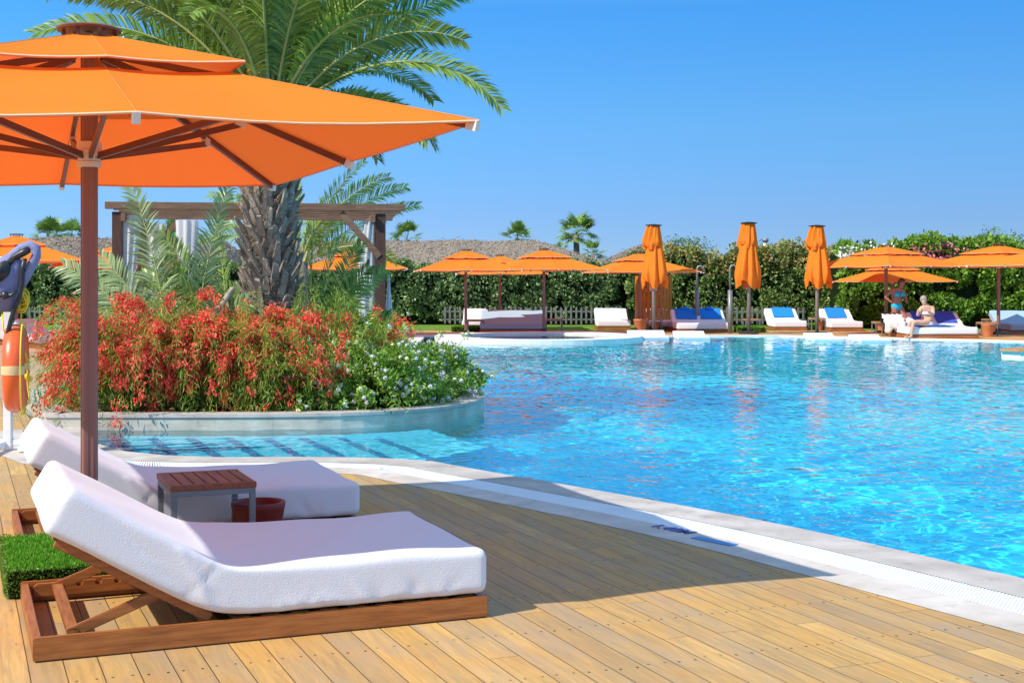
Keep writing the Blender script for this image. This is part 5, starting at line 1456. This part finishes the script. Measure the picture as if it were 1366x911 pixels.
shower(974, 42.5, 354, 'steel outdoor shower just right of the double lounger')
cab = thing('shower_cabin', 'curved cabin of upright orange timber planks by the hedge', 'cabin', (WX(873, 46.0), 46.3, 0))
mb = MB(); Rr = 0.62
for i in range(14):
    a = -PI + PI * i / 13 + 0.0; a0 = a - 0.105; a1 = a + 0.105
    c = Vector((Rr * math.cos(a), Rr * math.sin(a) * 0.7))
    zt = ZY(369, 46)
    mb.box((c.x, c.y, (zt + 0.05) / 2 + 0.02), (0.022, 0.133, zt - 0.05), Matrix.Rotation(a, 3, 'Z'))
mb.build('planks', M['orangewood'], cab, bevel=0.004)
mb = MB(); mb.box((-0.06, -0.47, ZY(383, 46)), (0.26, 0.012, 0.26)); sg = mb.build('sign', M['white_paint'], cab)
t_ = text_obj('sign_text', '4', 0.2, M['dark'], (-0.06, -0.478, ZY(383.5, 46)), (PI / 2, 0, 0)); t_.parent = cab; t_.name = 'sign_mark'
ch = thing('flue', 'grey metal flue pipe sticking up behind the hedge', 'chimney', (WX(1021, 64), 64, 0))
mb = MB(); mb.tube([(0, 0, 0), (0, 0, ZY(323, 64))], 0.10, 12); mb.build('pipe', M['white_paint'], ch, smooth=True)
mb = MB(); mb.tube([(0, 0, ZY(323, 64)), (0, 0, ZY(318, 64))], 0.15, 12); mb.build('cowl', M['alu'], ch, smooth=True)

# ------------------------------------------------------------------ hedges and fence
def hedge(label, x0, x1, y0, depth, hfun, mat, n, seed, size=(0.09, 0.17), dry_top=False, name='hedge'):
    root = thing(name, label, 'hedge', ((x0 + x1) / 2, y0, 0)); cx = (x0 + x1) / 2
    r = np.random.default_rng(seed)
    # dark twiggy core
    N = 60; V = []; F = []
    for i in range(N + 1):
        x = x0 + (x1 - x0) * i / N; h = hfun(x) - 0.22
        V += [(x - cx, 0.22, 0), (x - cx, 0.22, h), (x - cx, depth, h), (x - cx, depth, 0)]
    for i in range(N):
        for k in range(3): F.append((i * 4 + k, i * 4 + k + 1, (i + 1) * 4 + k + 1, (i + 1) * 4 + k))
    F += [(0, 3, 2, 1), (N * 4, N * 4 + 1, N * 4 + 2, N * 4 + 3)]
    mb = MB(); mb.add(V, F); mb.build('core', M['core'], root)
    # leaves over front and top in lumpy clumps
    hv = np.vectorize(hfun)
    nc = int((x1 - x0) * 26); cxs = r.uniform(x0, x1, nc); ch_ = hv(cxs); top = r.uniform(0, 1, nc) < 0.28
    cz_ = np.where(top, ch_ - r.uniform(0.0, 0.25, nc), r.uniform(0.1, 1, nc) ** 0.9 * ch_); cy = np.where(top, r.uniform(0.0, depth, nc), r.uniform(-0.05, 0.28, nc))
    C = np.stack([cxs - cx, cy, cz_], -1); R = r.uniform(0.14, 0.36, nc); light = r.beta(1.5, 2.2, nc)
    k = r.integers(0, nc, n); v = unit(r.normal(size=(n, 3)) + np.array([0, -0.35, 0.25]))
    P = C[k] + v * (R[k] * r.uniform(0.6, 1.05, n))[:, None]
    D = unit(v + r.normal(0, 0.7, v.shape)); L = r.uniform(size[0], size[1], n)
    Vv, Fv = leaf_quads(P, D, L, L * 0.62, fold=-0.1)
    var = np.clip(light[k] * 0.6 + r.uniform(0, 0.5, n), 0, 0.74)
    if dry_top: var = np.where((P[:, 2] > hv(P[:, 0] + cx) * 0.72) & (r.uniform(0, 1, n) < 0.45), r.uniform(0.8, 1, n), var)
    HV, HF = Vv, Fv
    # long shoots at the top
    m = int((x1 - x0) * 4); xs = r.uniform(x0, x1, m); hs = hv(xs); parts = []
    Pb = np.stack([xs - cx, r.uniform(0, depth, m), hs], -1); dr_ = unit(np.stack([r.normal(0, 0.35, m), r.normal(0, 0.3, m), np.ones(m)], -1)); ln = r.uniform(0.1, 0.5, m)
    q = np.repeat(np.arange(m), 9); tt = r.uniform(0, 1, len(q)); P = Pb[q] + dr_[q] * (ln[q] * tt)[:, None]; D = unit(dr_[q] + r.normal(0, 0.8, (len(q), 3)))
    Vv, Fv = leaf_quads(P, D, r.uniform(size[0] * 0.8, size[1] * 0.9, len(q)), 0.05); Vv, Fv = merge([(HV, HF), (Vv, Fv)]); np_mesh('leaves', Vv, Fv, mat, root, np.concatenate([var, r.uniform(0.3, 0.74, len(q))]))
    return root
def hleft(x): return 2.20 + 0.10 * math.sin(x * 0.9) + 0.06 * math.sin(x * 2.7 + 1)
def hmid(x): return 2.78 + 0.12 * math.sin(x * 1.3 + 1) + 0.08 * math.sin(x * 3.1) - 0.35 * max(0, (7.0 - x) / 2.4) ** 2 * (x < 7.0)
def hright(x): return 2.85 + 0.14 * math.sin(x * 0.8 + 2) + 0.10 * math.sin(x * 2.3)
hedge('dark clipped hedge running behind the left umbrellas and pergola', -24.0, 4.4, 51.5, 1.6, hleft, M['hedge'], 62000, 41)
hedge('bronze-topped dense hedge behind the showers', 4.4, 13.4, 51.0, 1.8, hmid, M['hedge_mid'], 26000, 42, dry_top=True)
hedge('bright green oleander hedge behind the two women', 11.6, 24.0, 47.0, 2.2, hright, M['hedge_bright'], 50000, 43, size=(0.10, 0.22), name='oleander_hedge')
def bloomspots(name, lab, xr, zr, y, n, mat, seed):
    r = np.random.default_rng(seed); cl = n // 7; P = np.stack([r.uniform(*xr, cl), np.full(cl, 0.0), r.uniform(*zr, cl)], -1)
    P = np.repeat(P, 7, 0) + r.normal(0, 0.07, (cl * 7, 3)); D = r.normal(size=P.shape)
    V, F = leaf_quads(P, D, 0.11, 0.09); o = np_mesh(name, V, F, mat, None, r.uniform(0, 1, len(P))); o.location = (0, y, 0)
    tag(o, lab, 'blossom', kind='stuff')
bloomspots('white_blossom', 'white oleander blossom at the top left of the bright hedge', (WX(1118, 47), WX(1190, 47)), (ZY(349, 47), ZY(330, 47)), 46.8, 380, M['wht_flower'], 51)
bloomspots('pink_blossom', 'pink oleander blossom above the hedge between the two right parasols', (WX(1215, 47), WX(1305, 47)), (ZY(352, 47), ZY(326, 47)), 46.8, 420, M['pink_flower'], 52)

# tall shoots and small trees poking above the hedge
def sprig_tree(px, d, ytop, spread, lab, mat, seed, n=900, name='shrub_tree'):
    root = thing(name, lab, 'tree', (WX(px, d), d, 0)); r = np.random.default_rng(seed); zt = ZY(ytop, d)
    mb = MB(); mb.tube([(0, 0, 0), (0.05, 0, zt * 0.6), (0, 0, zt * 0.9)], [0.10, 0.07, 0.03], 8); ends = []
    for i in range(9):
        a = r.uniform(0, 2 * PI); e = np.array([math.cos(a) * spread * r.uniform(0.4, 1), math.sin(a) * spread * 0.6, zt * r.uniform(0.86, 1.0)]); mb.tube([(0, 0, zt * 0.62), tuple(e * np.array([0.5, 0.5, 0.94])), tuple(e)], [0.04, 0.025, 0.012], 5); ends.append(e)
    mb.build('trunk', M['bark'], root)
    E = np.array(ends); k = r.integers(0, 9, n); P = E[k] + r.normal(0, 1, (n, 3)) * np.array([spread * 0.30, spread * 0.3, 0.14]); D = r.normal(size=P.shape)
    V, F = leaf_quads(P, D, r.uniform(0.08, 0.18, n), 0.05); np_mesh('crown', V, F, mat, root, r.uniform(0, 0.7, n))
sprig_tree(912, 66, 322, 1.0, 'flat-topped dark green tree left of the middle folded parasol', M['hedge'], 61)
sprig_tree(1328, 49.5, 312, 0.35, 'thin upright shoot rising above the hedge over the right parasol', M['hedge_bright'], 62, 380)
sprig_tree(1362, 50, 318, 0.7, 'leafy bush top rising at the right edge of the hedge', M['hedge_bright'], 63, 900)
sprig_tree(1236, 49.5, 324, 0.6, 'loose green shoots above the pink blossom', M['hedge_bright'], 64, 500)
sprig_tree(1060, 55, 330, 0.9, 'yellow-green bush top between the two right folded parasols', M['hedge_bright'], 65, 1500)

def fence(px0, px1, d0, d1, lab):
    x0, x1 = WX(px0, d0), WX(px1, d1); L = math.hypot(x1 - x0, d1 - d0); a = math.atan2(d1 - d0, x1 - x0)
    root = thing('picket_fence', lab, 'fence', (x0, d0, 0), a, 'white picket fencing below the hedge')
    for z in (0.22, 0.52):
        mb = MB(); mb.box((L / 2, 0.02, z), (L, 0.03, 0.06)); mb.build('rail', M['fence'], root)
    mb = MB(); w = 0.035; hh = 0.72
    V = [(-w, -0.01, 0.06), (w, -0.01, 0.06), (w, -0.01, hh - 0.06), (0, -0.01, hh), (-w, -0.01, hh - 0.06)]; V += [(x, 0.004, z) for x, y, z in V]
    mb.add(V, [(0, 1, 2, 3, 4), (9, 8, 7, 6, 5)] + [(i, 5 + i, 5 + (i + 1) % 5, (i + 1) % 5) for i in range(5)])
    p0 = mb.build('picket', M['fence'], root); n = int(L / 0.19)
    for i in range(n):
        q = p0 if i == 0 else p0.copy()
        if i: COL.objects.link(q); q.parent = root
        q.location = (0.1 + i * 0.19, 0, rnd.uniform(-0.02, 0.02)); q.rotation_euler = (0, rnd.uniform(-0.02, 0.02), 0)
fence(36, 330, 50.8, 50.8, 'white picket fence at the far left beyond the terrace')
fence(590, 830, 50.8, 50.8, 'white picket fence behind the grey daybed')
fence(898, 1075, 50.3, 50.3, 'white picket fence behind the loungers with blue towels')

# ------------------------------------------------------------------ thatched roofs
def thatched(lab, px0, px1, ridge0, ridge1, yridge, d, eave_z, run):
    """hip roof: eaves from px0 to px1, ridge from ridge0 to ridge1"""
    x0, x1, a, b = WX(px0, d), WX(px1, d), WX(ridge0, d), WX(ridge1, d); zr = ZY(yridge, d)
    root = thing('thatched_building', lab, 'building', ((x0 + x1) / 2, d, 0)); cx = (x0 + x1) / 2
    r = np.random.default_rng(int(px1)); NX, NY = 90, 22
    # heightfield of a hipped roof with worn thatch
    xs = np.linspace(x0, x1, NX) - cx; ys = np.linspace(-run, run, NY * 2 - 1); X, Y = np.meshgrid(xs, ys)
    fa = np.clip((X + cx - x0) / max(0.5, a - x0), 0, 1); fb = np.clip((x1 - X - cx) / max(0.5, x1 - b), 0, 1); fy = 1 - np.abs(Y) / run
    f = np.minimum(np.minimum(fa, fb), fy)
    f = f ** 0.9
    Z = eave_z + (zr - eave_z) * f + r.normal(0, 0.015, X.shape) + 0.03 * np.sin(X * 1.7)
    idx = np.arange(X.size).reshape(X.shape); q = np.stack([idx[:-1, :-1], idx[:-1, 1:], idx[1:, 1:], idx[1:, :-1]], -1).reshape(-1, 4)
    np_mesh('thatch_roof', np.stack([X, Y, Z], -1).reshape(-1, 3), q, M['thatch'], root, smooth=False)
    # straw ends
    n = 26000; i = r.integers(0, X.size, n); C = np.stack([X.ravel()[i], Y.ravel()[i], Z.ravel()[i]], -1) + r.normal(0, 0.06, (n, 3)); D = np.stack([r.normal(0, 0.4, n), -np.ones(n), np.full(n, -0.3)], -1)
    V, F = leaf_quads(C, D, r.uniform(0.15, 0.35, n), 0.03); np_mesh('straw', V, F, M['strawmat'], root, r.uniform(0, 1, n))
    mb = MB(); mb.box((0, 0, eave_z / 2), (x1 - x0 - 0.8, 2 * run - 0.8, eave_z)); mb.build('wall', M['plaster'], root)
thatched('long building with a grey thatched roof behind the left hedge', 350, 812, 420, 712, 321, 62, 2.3, 4.5)
thatched('thatched building at the far left behind the life vest', 12, 330, 40, 290, 317, 60, 2.3, 4.5)
thatched('peaked thatched hut roof above the wooden cabin', 792, 945, 855, 880, 326, 64, 2.2, 4.0)

# ------------------------------------------------------------------ fan palms behind
def fan_leaf_mesh():
    r = np.random.default_rng(9); Vs = []; Fs = []; b = 0
    L = 0.75; n = 17
    for i in range(n):
        a = math.radians(-105 + 210 * i / (n - 1)); ln = 0.62 * (0.75 + 0.25 * math.cos(a)) * r.uniform(0.9, 1.08)
        d = np.array([math.cos(a), math.sin(a), 0.10 * (i % 2)]); s = np.array([-math.sin(a), math.cos(a), 0])
        p0 = np.array([L, 0, 0]); m_ = p0 + d * ln * 0.55; e = p0 + d * ln + np.array([0, 0, -0.22 * ln])
        Vs += [p0 - s * 0.01, p0 + s * 0.01, m_ + s * 0.045, m_ - s * 0.045, e]; Fs += [(b, b + 1, b + 2), (b, b + 2, b + 3), (b + 3, b + 2, b + 4)]; b += 5
    # stalk
    for (x, z) in ((0, 0),):
        Vs += [np.array([0, -0.015, 0]), np.array([0, 0.015, 0]), np.array([L, 0.01, 0.0]), np.array([L, -0.01, 0.0])]; Fs += [(b, b + 1, b + 2), (b, b + 2, b + 3)]
    return np.array(Vs), np.array(Fs)
FV, FF = fan_leaf_mesh()
fan_src = None
def fan_palm(px, d, ymid, scale, lab, seed, n=34, trunk=True):
    global fan_src
    root = thing('fan_palm', lab, 'palm tree', (WX(px, d), d, 0), 0, 'fan palms beyond the thatched roofs'); r = random.Random(seed); zc = ZY(ymid, d)
    mb = MB(); mb.tube([(0, 0, 0), (0, 0, zc)], [0.2 * scale, 0.15 * scale], 10); mb.build('trunk', M['bark'], root, smooth=True)
    for i in range(n):
        if fan_src is None:
            var = np.random.default_rng(4).uniform(0, 1, len(FF)); o = np_mesh('fan_leaf', FV, FF, M['fanleaf'], root, var); fan_src = o
        else:
            o = fan_src.copy(); COL.objects.link(o); o.parent = root
        el = r.uniform(-0.7, 1.45); az = r.uniform(0, 2 * PI)
        o.location = (0, 0, zc); o.rotation_euler = (r.uniform(-0.5, 0.5), -el, az); s = scale * r.uniform(0.75, 1.1); o.scale = (s, s, s)
fan_palm(543, 70, 320, 0.85, 'fan palm crown above the roof just right of the pergola', 1)
fan_palm(690, 68, 318, 0.72, 'small fan palm crown above the right end of the thatched roof', 2)
fan_palm(769, 66, 312, 0.92, 'tallest fan palm, its trunk showing beside the roof end', 3, 40)
fan_palm(791, 65, 338, 0.55, 'low fan palm at the right foot of the tallest fan palm', 4, 24)
fan_palm(748, 67, 334, 0.42, 'low fan palm at the left foot of the tallest fan palm', 7, 20)
fan_palm(64, 66, 316, 0.85, 'fan palm crown above the left thatched roof, left of the other', 5)
fan_palm(96, 68, 318, 0.8, 'fan palm crown touching the foreground pole above the roof', 6)
fan_palm(232, 68, 316, 0.8, 'fan palm seen through the left end of the pergola', 8)

# ------------------------------------------------------------------ people
skin = noisy('shaded_skin', (0.34, 0.11, 0.06, 1), (0.42, 0.15, 0.09, 1), 6, 0.5, 0.4)  # reddish skin, darkened: the parasol's shade is put into its colour
skin2 = noisy('light_skin', (0.58, 0.30, 0.19, 1), (0.66, 0.36, 0.25, 1), 6, 0.5, 0.4)
def body(name, joints, edges, radii, mat, parent):
    me = bpy.data.meshes.new(name); me.from_pydata(joints, edges, []); o = bpy.data.objects.new(name, me); link(o, parent)
    m = o.modifiers.new('skin', 'SKIN'); m.use_smooth_shade = True
    sl = me.skin_vertices[0] if me.skin_vertices else None
    if sl is None:
        bpy.context.view_layer.objects.active = o; o.select_set(True)
        sl = me.skin_vertices[0]
    for i, r_ in enumerate(radii): sl.data[i].radius = (r_, r_) if not isinstance(r_, tuple) else r_
    sl.data[0].use_root = True
    s = o.modifiers.new('sub', 'SUBSURF'); s.levels = 2; s.render_levels = 2
    me.materials.append(mat); return o

# standing woman, leaning forward over the chair, one hand on the hip (local x right, y away, z up)
dW = 40.2
W1 = thing('person', 'standing woman in a turquoise bikini bending forward, one hand on her hip', 'person', (WX(1196, dW), dW, 0), 0.25)
J = {'pel': (0, 0, 0.92), 'wai': (0.0, 0.0, 1.08), 'che': (0.02, -0.03, 1.28), 'neck': (0.08, -0.07, 1.42), 'hb': (0.11, -0.09, 1.48), 'hm': (0.13, -0.11, 1.56), 'ht': (0.13, -0.10, 1.66),
     'sL': (-0.14, 0, 1.36), 'eL': (-0.36, 0.04, 1.16), 'wL': (-0.16, -0.04, 0.99), 'sR': (0.20, -0.04, 1.34), 'eR': (0.24, -0.12, 1.10), 'wR': (0.20, -0.26, 0.98),
     'hL': (-0.09, 0, 0.86), 'kL': (-0.02, -0.04, 0.48), 'aL': (0.00, 0.06, 0.07), 'tL': (0.02, -0.12, 0.03), 'hR': (0.10, 0, 0.86), 'kR': (0.22, -0.16, 0.52), 'aR': (0.18, 0.10, 0.12), 'tR': (0.20, -0.06, 0.04)}
names = list(J); ix = {k: i for i, k in enumerate(names)}
E_ = [('pel', 'wai'), ('wai', 'che'), ('che', 'neck'), ('neck', 'hb'), ('hb', 'hm'), ('hm', 'ht'), ('che', 'sL'), ('sL', 'eL'), ('eL', 'wL'), ('che', 'sR'), ('sR', 'eR'), ('eR', 'wR'), ('pel', 'hL'), ('hL', 'kL'), ('kL', 'aL'), ('aL', 'tL'), ('pel', 'hR'), ('hR', 'kR'), ('kR', 'aR'), ('aR', 'tR')]
RD = {'pel': (0.16, 0.12), 'wai': (0.125, 0.10), 'che': (0.15, 0.115), 'neck': 0.055, 'hb': 0.06, 'hm': 0.092, 'ht': 0.075, 'sL': 0.06, 'eL': 0.04, 'wL': 0.028, 'sR': 0.06, 'eR': 0.04, 'wR': 0.028, 'hL': 0.11, 'kL': 0.062, 'aL': 0.038, 'tL': 0.03, 'hR': 0.11, 'kR': 0.062, 'aR': 0.038, 'tR': 0.03}
body('body', [J[k] for k in names], [(ix[a], ix[b]) for a, b in E_], [RD[k] for k in names], skin, W1)
teal = cloth('turquoise_cloth', (0.03, 0.42, 0.55, 1))
hairm = noisy('dark_hair', (0.05, 0.02, 0.015, 1), (0.09, 0.04, 0.025, 1), 30, 0.5)
mb = MB(); mb.ball((0.125, -0.075, 1.635), 1, 14, 10, (0.10, 0.105, 0.095)); mb.ball((0.10, -0.01, 1.58), 1, 10, 8, (0.075, 0.06, 0.09)); mb.build('hair', hairm, W1, smooth=True)
mb = MB(); mb.ball((-0.05, -0.135, 1.245), 1, 12, 8, (0.085, 0.06, 0.07)); mb.ball((0.12, -0.145, 1.245), 1, 12, 8, (0.085, 0.06, 0.07)); mb.tube([(-0.145, -0.02, 1.20), (-0.05, -0.13, 1.20), (0.12, -0.14, 1.20), (0.19, -0.04, 1.20)], 0.014, 6)
mb.tube([(-0.05, -0.16, 1.30), (-0.04, -0.10, 1.38), (0.02, -0.03, 1.42)], 0.008, 5); mb.tube([(0.12, -0.17, 1.30), (0.13, -0.12, 1.38), (0.1, -0.05, 1.42)], 0.008, 5); mb.build('bikini_top', teal, W1, smooth=True)
mb = MB(); mb.lathe([(0.165, 0.06), (0.178, 0.0), (0.165, -0.07), (0.08, -0.15)], 20, (0.005, 0, 0.90), False); bo = mb.build('bikini_bottom', teal, W1, smooth=True); bo.scale = (1, 0.8, 1)
# seated woman seen from behind
dS = d8 + 0.25
W2 = thing('person', 'seated grey-haired woman in a white bikini, seen from behind on the double lounger', 'person', (WX(1235, dS), dS, 0.34), 0.0)
J = {'pel': (0.03, 0, 0.10), 'wai': (0.03, 0, 0.26), 'che': (0.01, -0.02, 0.45), 'neck': (-0.03, -0.03, 0.60), 'hb': (-0.06, -0.04, 0.66), 'hm': (-0.075, -0.04, 0.74), 'ht': (-0.07, -0.03, 0.83),
     'sL': (-0.15, -0.02, 0.52), 'eL': (-0.28, -0.14, 0.30), 'wL': (-0.27, -0.20, 0.50), 'sR': (0.18, 0.0, 0.52), 'eR': (0.16, -0.20, 0.34), 'wR': (-0.06, -0.34, 0.44),
     'hL': (-0.06, -0.02, 0.09), 'kL': (-0.50, -0.10, 0.12), 'aL': (-0.55, -0.14, -0.29), 'tL': (-0.67, -0.2, -0.31), 'hR': (0.10, -0.06, 0.09), 'kR': (-0.46, -0.32, 0.12), 'aR': (-0.53, -0.36, -0.29), 'tR': (-0.64, -0.42, -0.31)}
RD['neck'] = 0.06; RD['wai'] = (0.15, 0.12); RD['che'] = (0.17, 0.125); RD['pel'] = (0.18, 0.13); RD['sL'] = 0.07; RD['sR'] = 0.07; RD['eL'] = 0.048; RD['eR'] = 0.048
body('body', [J[k] for k in names], [(ix[a], ix[b]) for a, b in E_], [RD[k] for k in names], skin2, W2)
mb = MB(); mb.ball((-0.07, -0.015, 0.775), 1, 14, 10, (0.10, 0.105, 0.115)); mb.build('hair', noisy('grey_brown_hair', (0.25, 0.19, 0.15, 1), (0.36, 0.29, 0.24, 1), 40, 0.7), W2, smooth=True)
mb = MB(); mb.lathe([(0.158, 0.035), (0.165, 0.0), (0.155, -0.035)], 20, (0.02, -0.01, 0.38), False); bo = mb.build('bikini_top', cloth('white_bikini', (0.72, 0.76, 0.82, 1)), W2, smooth=True); bo.scale = (1.08, 0.86, 1)
mb = MB(); mb.lathe([(0.17, 0.05), (0.19, 0.0), (0.18, -0.05)], 20, (0.03, 0, 0.08), False); bo = mb.build('bikini_bottom', cloth('pale_bikini', (0.7, 0.66, 0.68, 1)), W2, smooth=True); bo.scale = (1.05, 0.85, 1)
# chair with a pale cloth over it in front of the standing woman
chd = 39.6
chx = thing('folding_chair', 'low dark folding chair in front of the standing woman', 'chair', (WX(1184, chd), chd, 0), 0.2)
mb = MB(); mb.box((0.25, 0.2, 0.36), (0.5, 0.42, 0.03)); mb.build('seat', M['dark'], chx)
mb = MB()
mb.box((0.25, 0.42, 0.55), (0.5, 0.03, 0.3)); mb.build('backrest', M['dark'], chx)
for x in (0.03, 0.47):
    for y in (0.03, 0.40): mb = MB(); mb.tube([(x, y, 0), (x, y, 0.36)], 0.018, 6); mb.build('leg', M['alu'], chx)
mb = MB(); V = []; F = []
for i in range(13):
    for k in range(17):
        x = i / 12 * 0.62 - 0.05; t = k / 16; y = 0.36 - t * 0.45 if t < 0.8 else 0.0; z = 0.62 - t * 0.28 if t < 0.8 else 0.396 - (t - 0.8) * 1.3 - 0.08 * math.sin(i * 0.8)
        V.append((x + 0.015 * math.sin(k), y - 0.02 + 0.015 * math.sin(i * 1.7), z + 0.015 * math.sin(i * 2.2 + k)))
for i in range(12):
    for k in range(16): F.append((i * 17 + k, (i + 1) * 17 + k, (i + 1) * 17 + k + 1, i * 17 + k + 1))
mb.add(V, F); o = mb.build('cloth', cloth('cream_cloth', (0.72, 0.66, 0.58, 1)), None, smooth=True); o.location = (WX(1182, chd), chd, 0.03); tag(o, 'cream cloth thrown over the chair by the standing woman', 'cloth')
so = o.modifiers.new('solid', 'SOLIDIFY'); so.thickness = 0.012
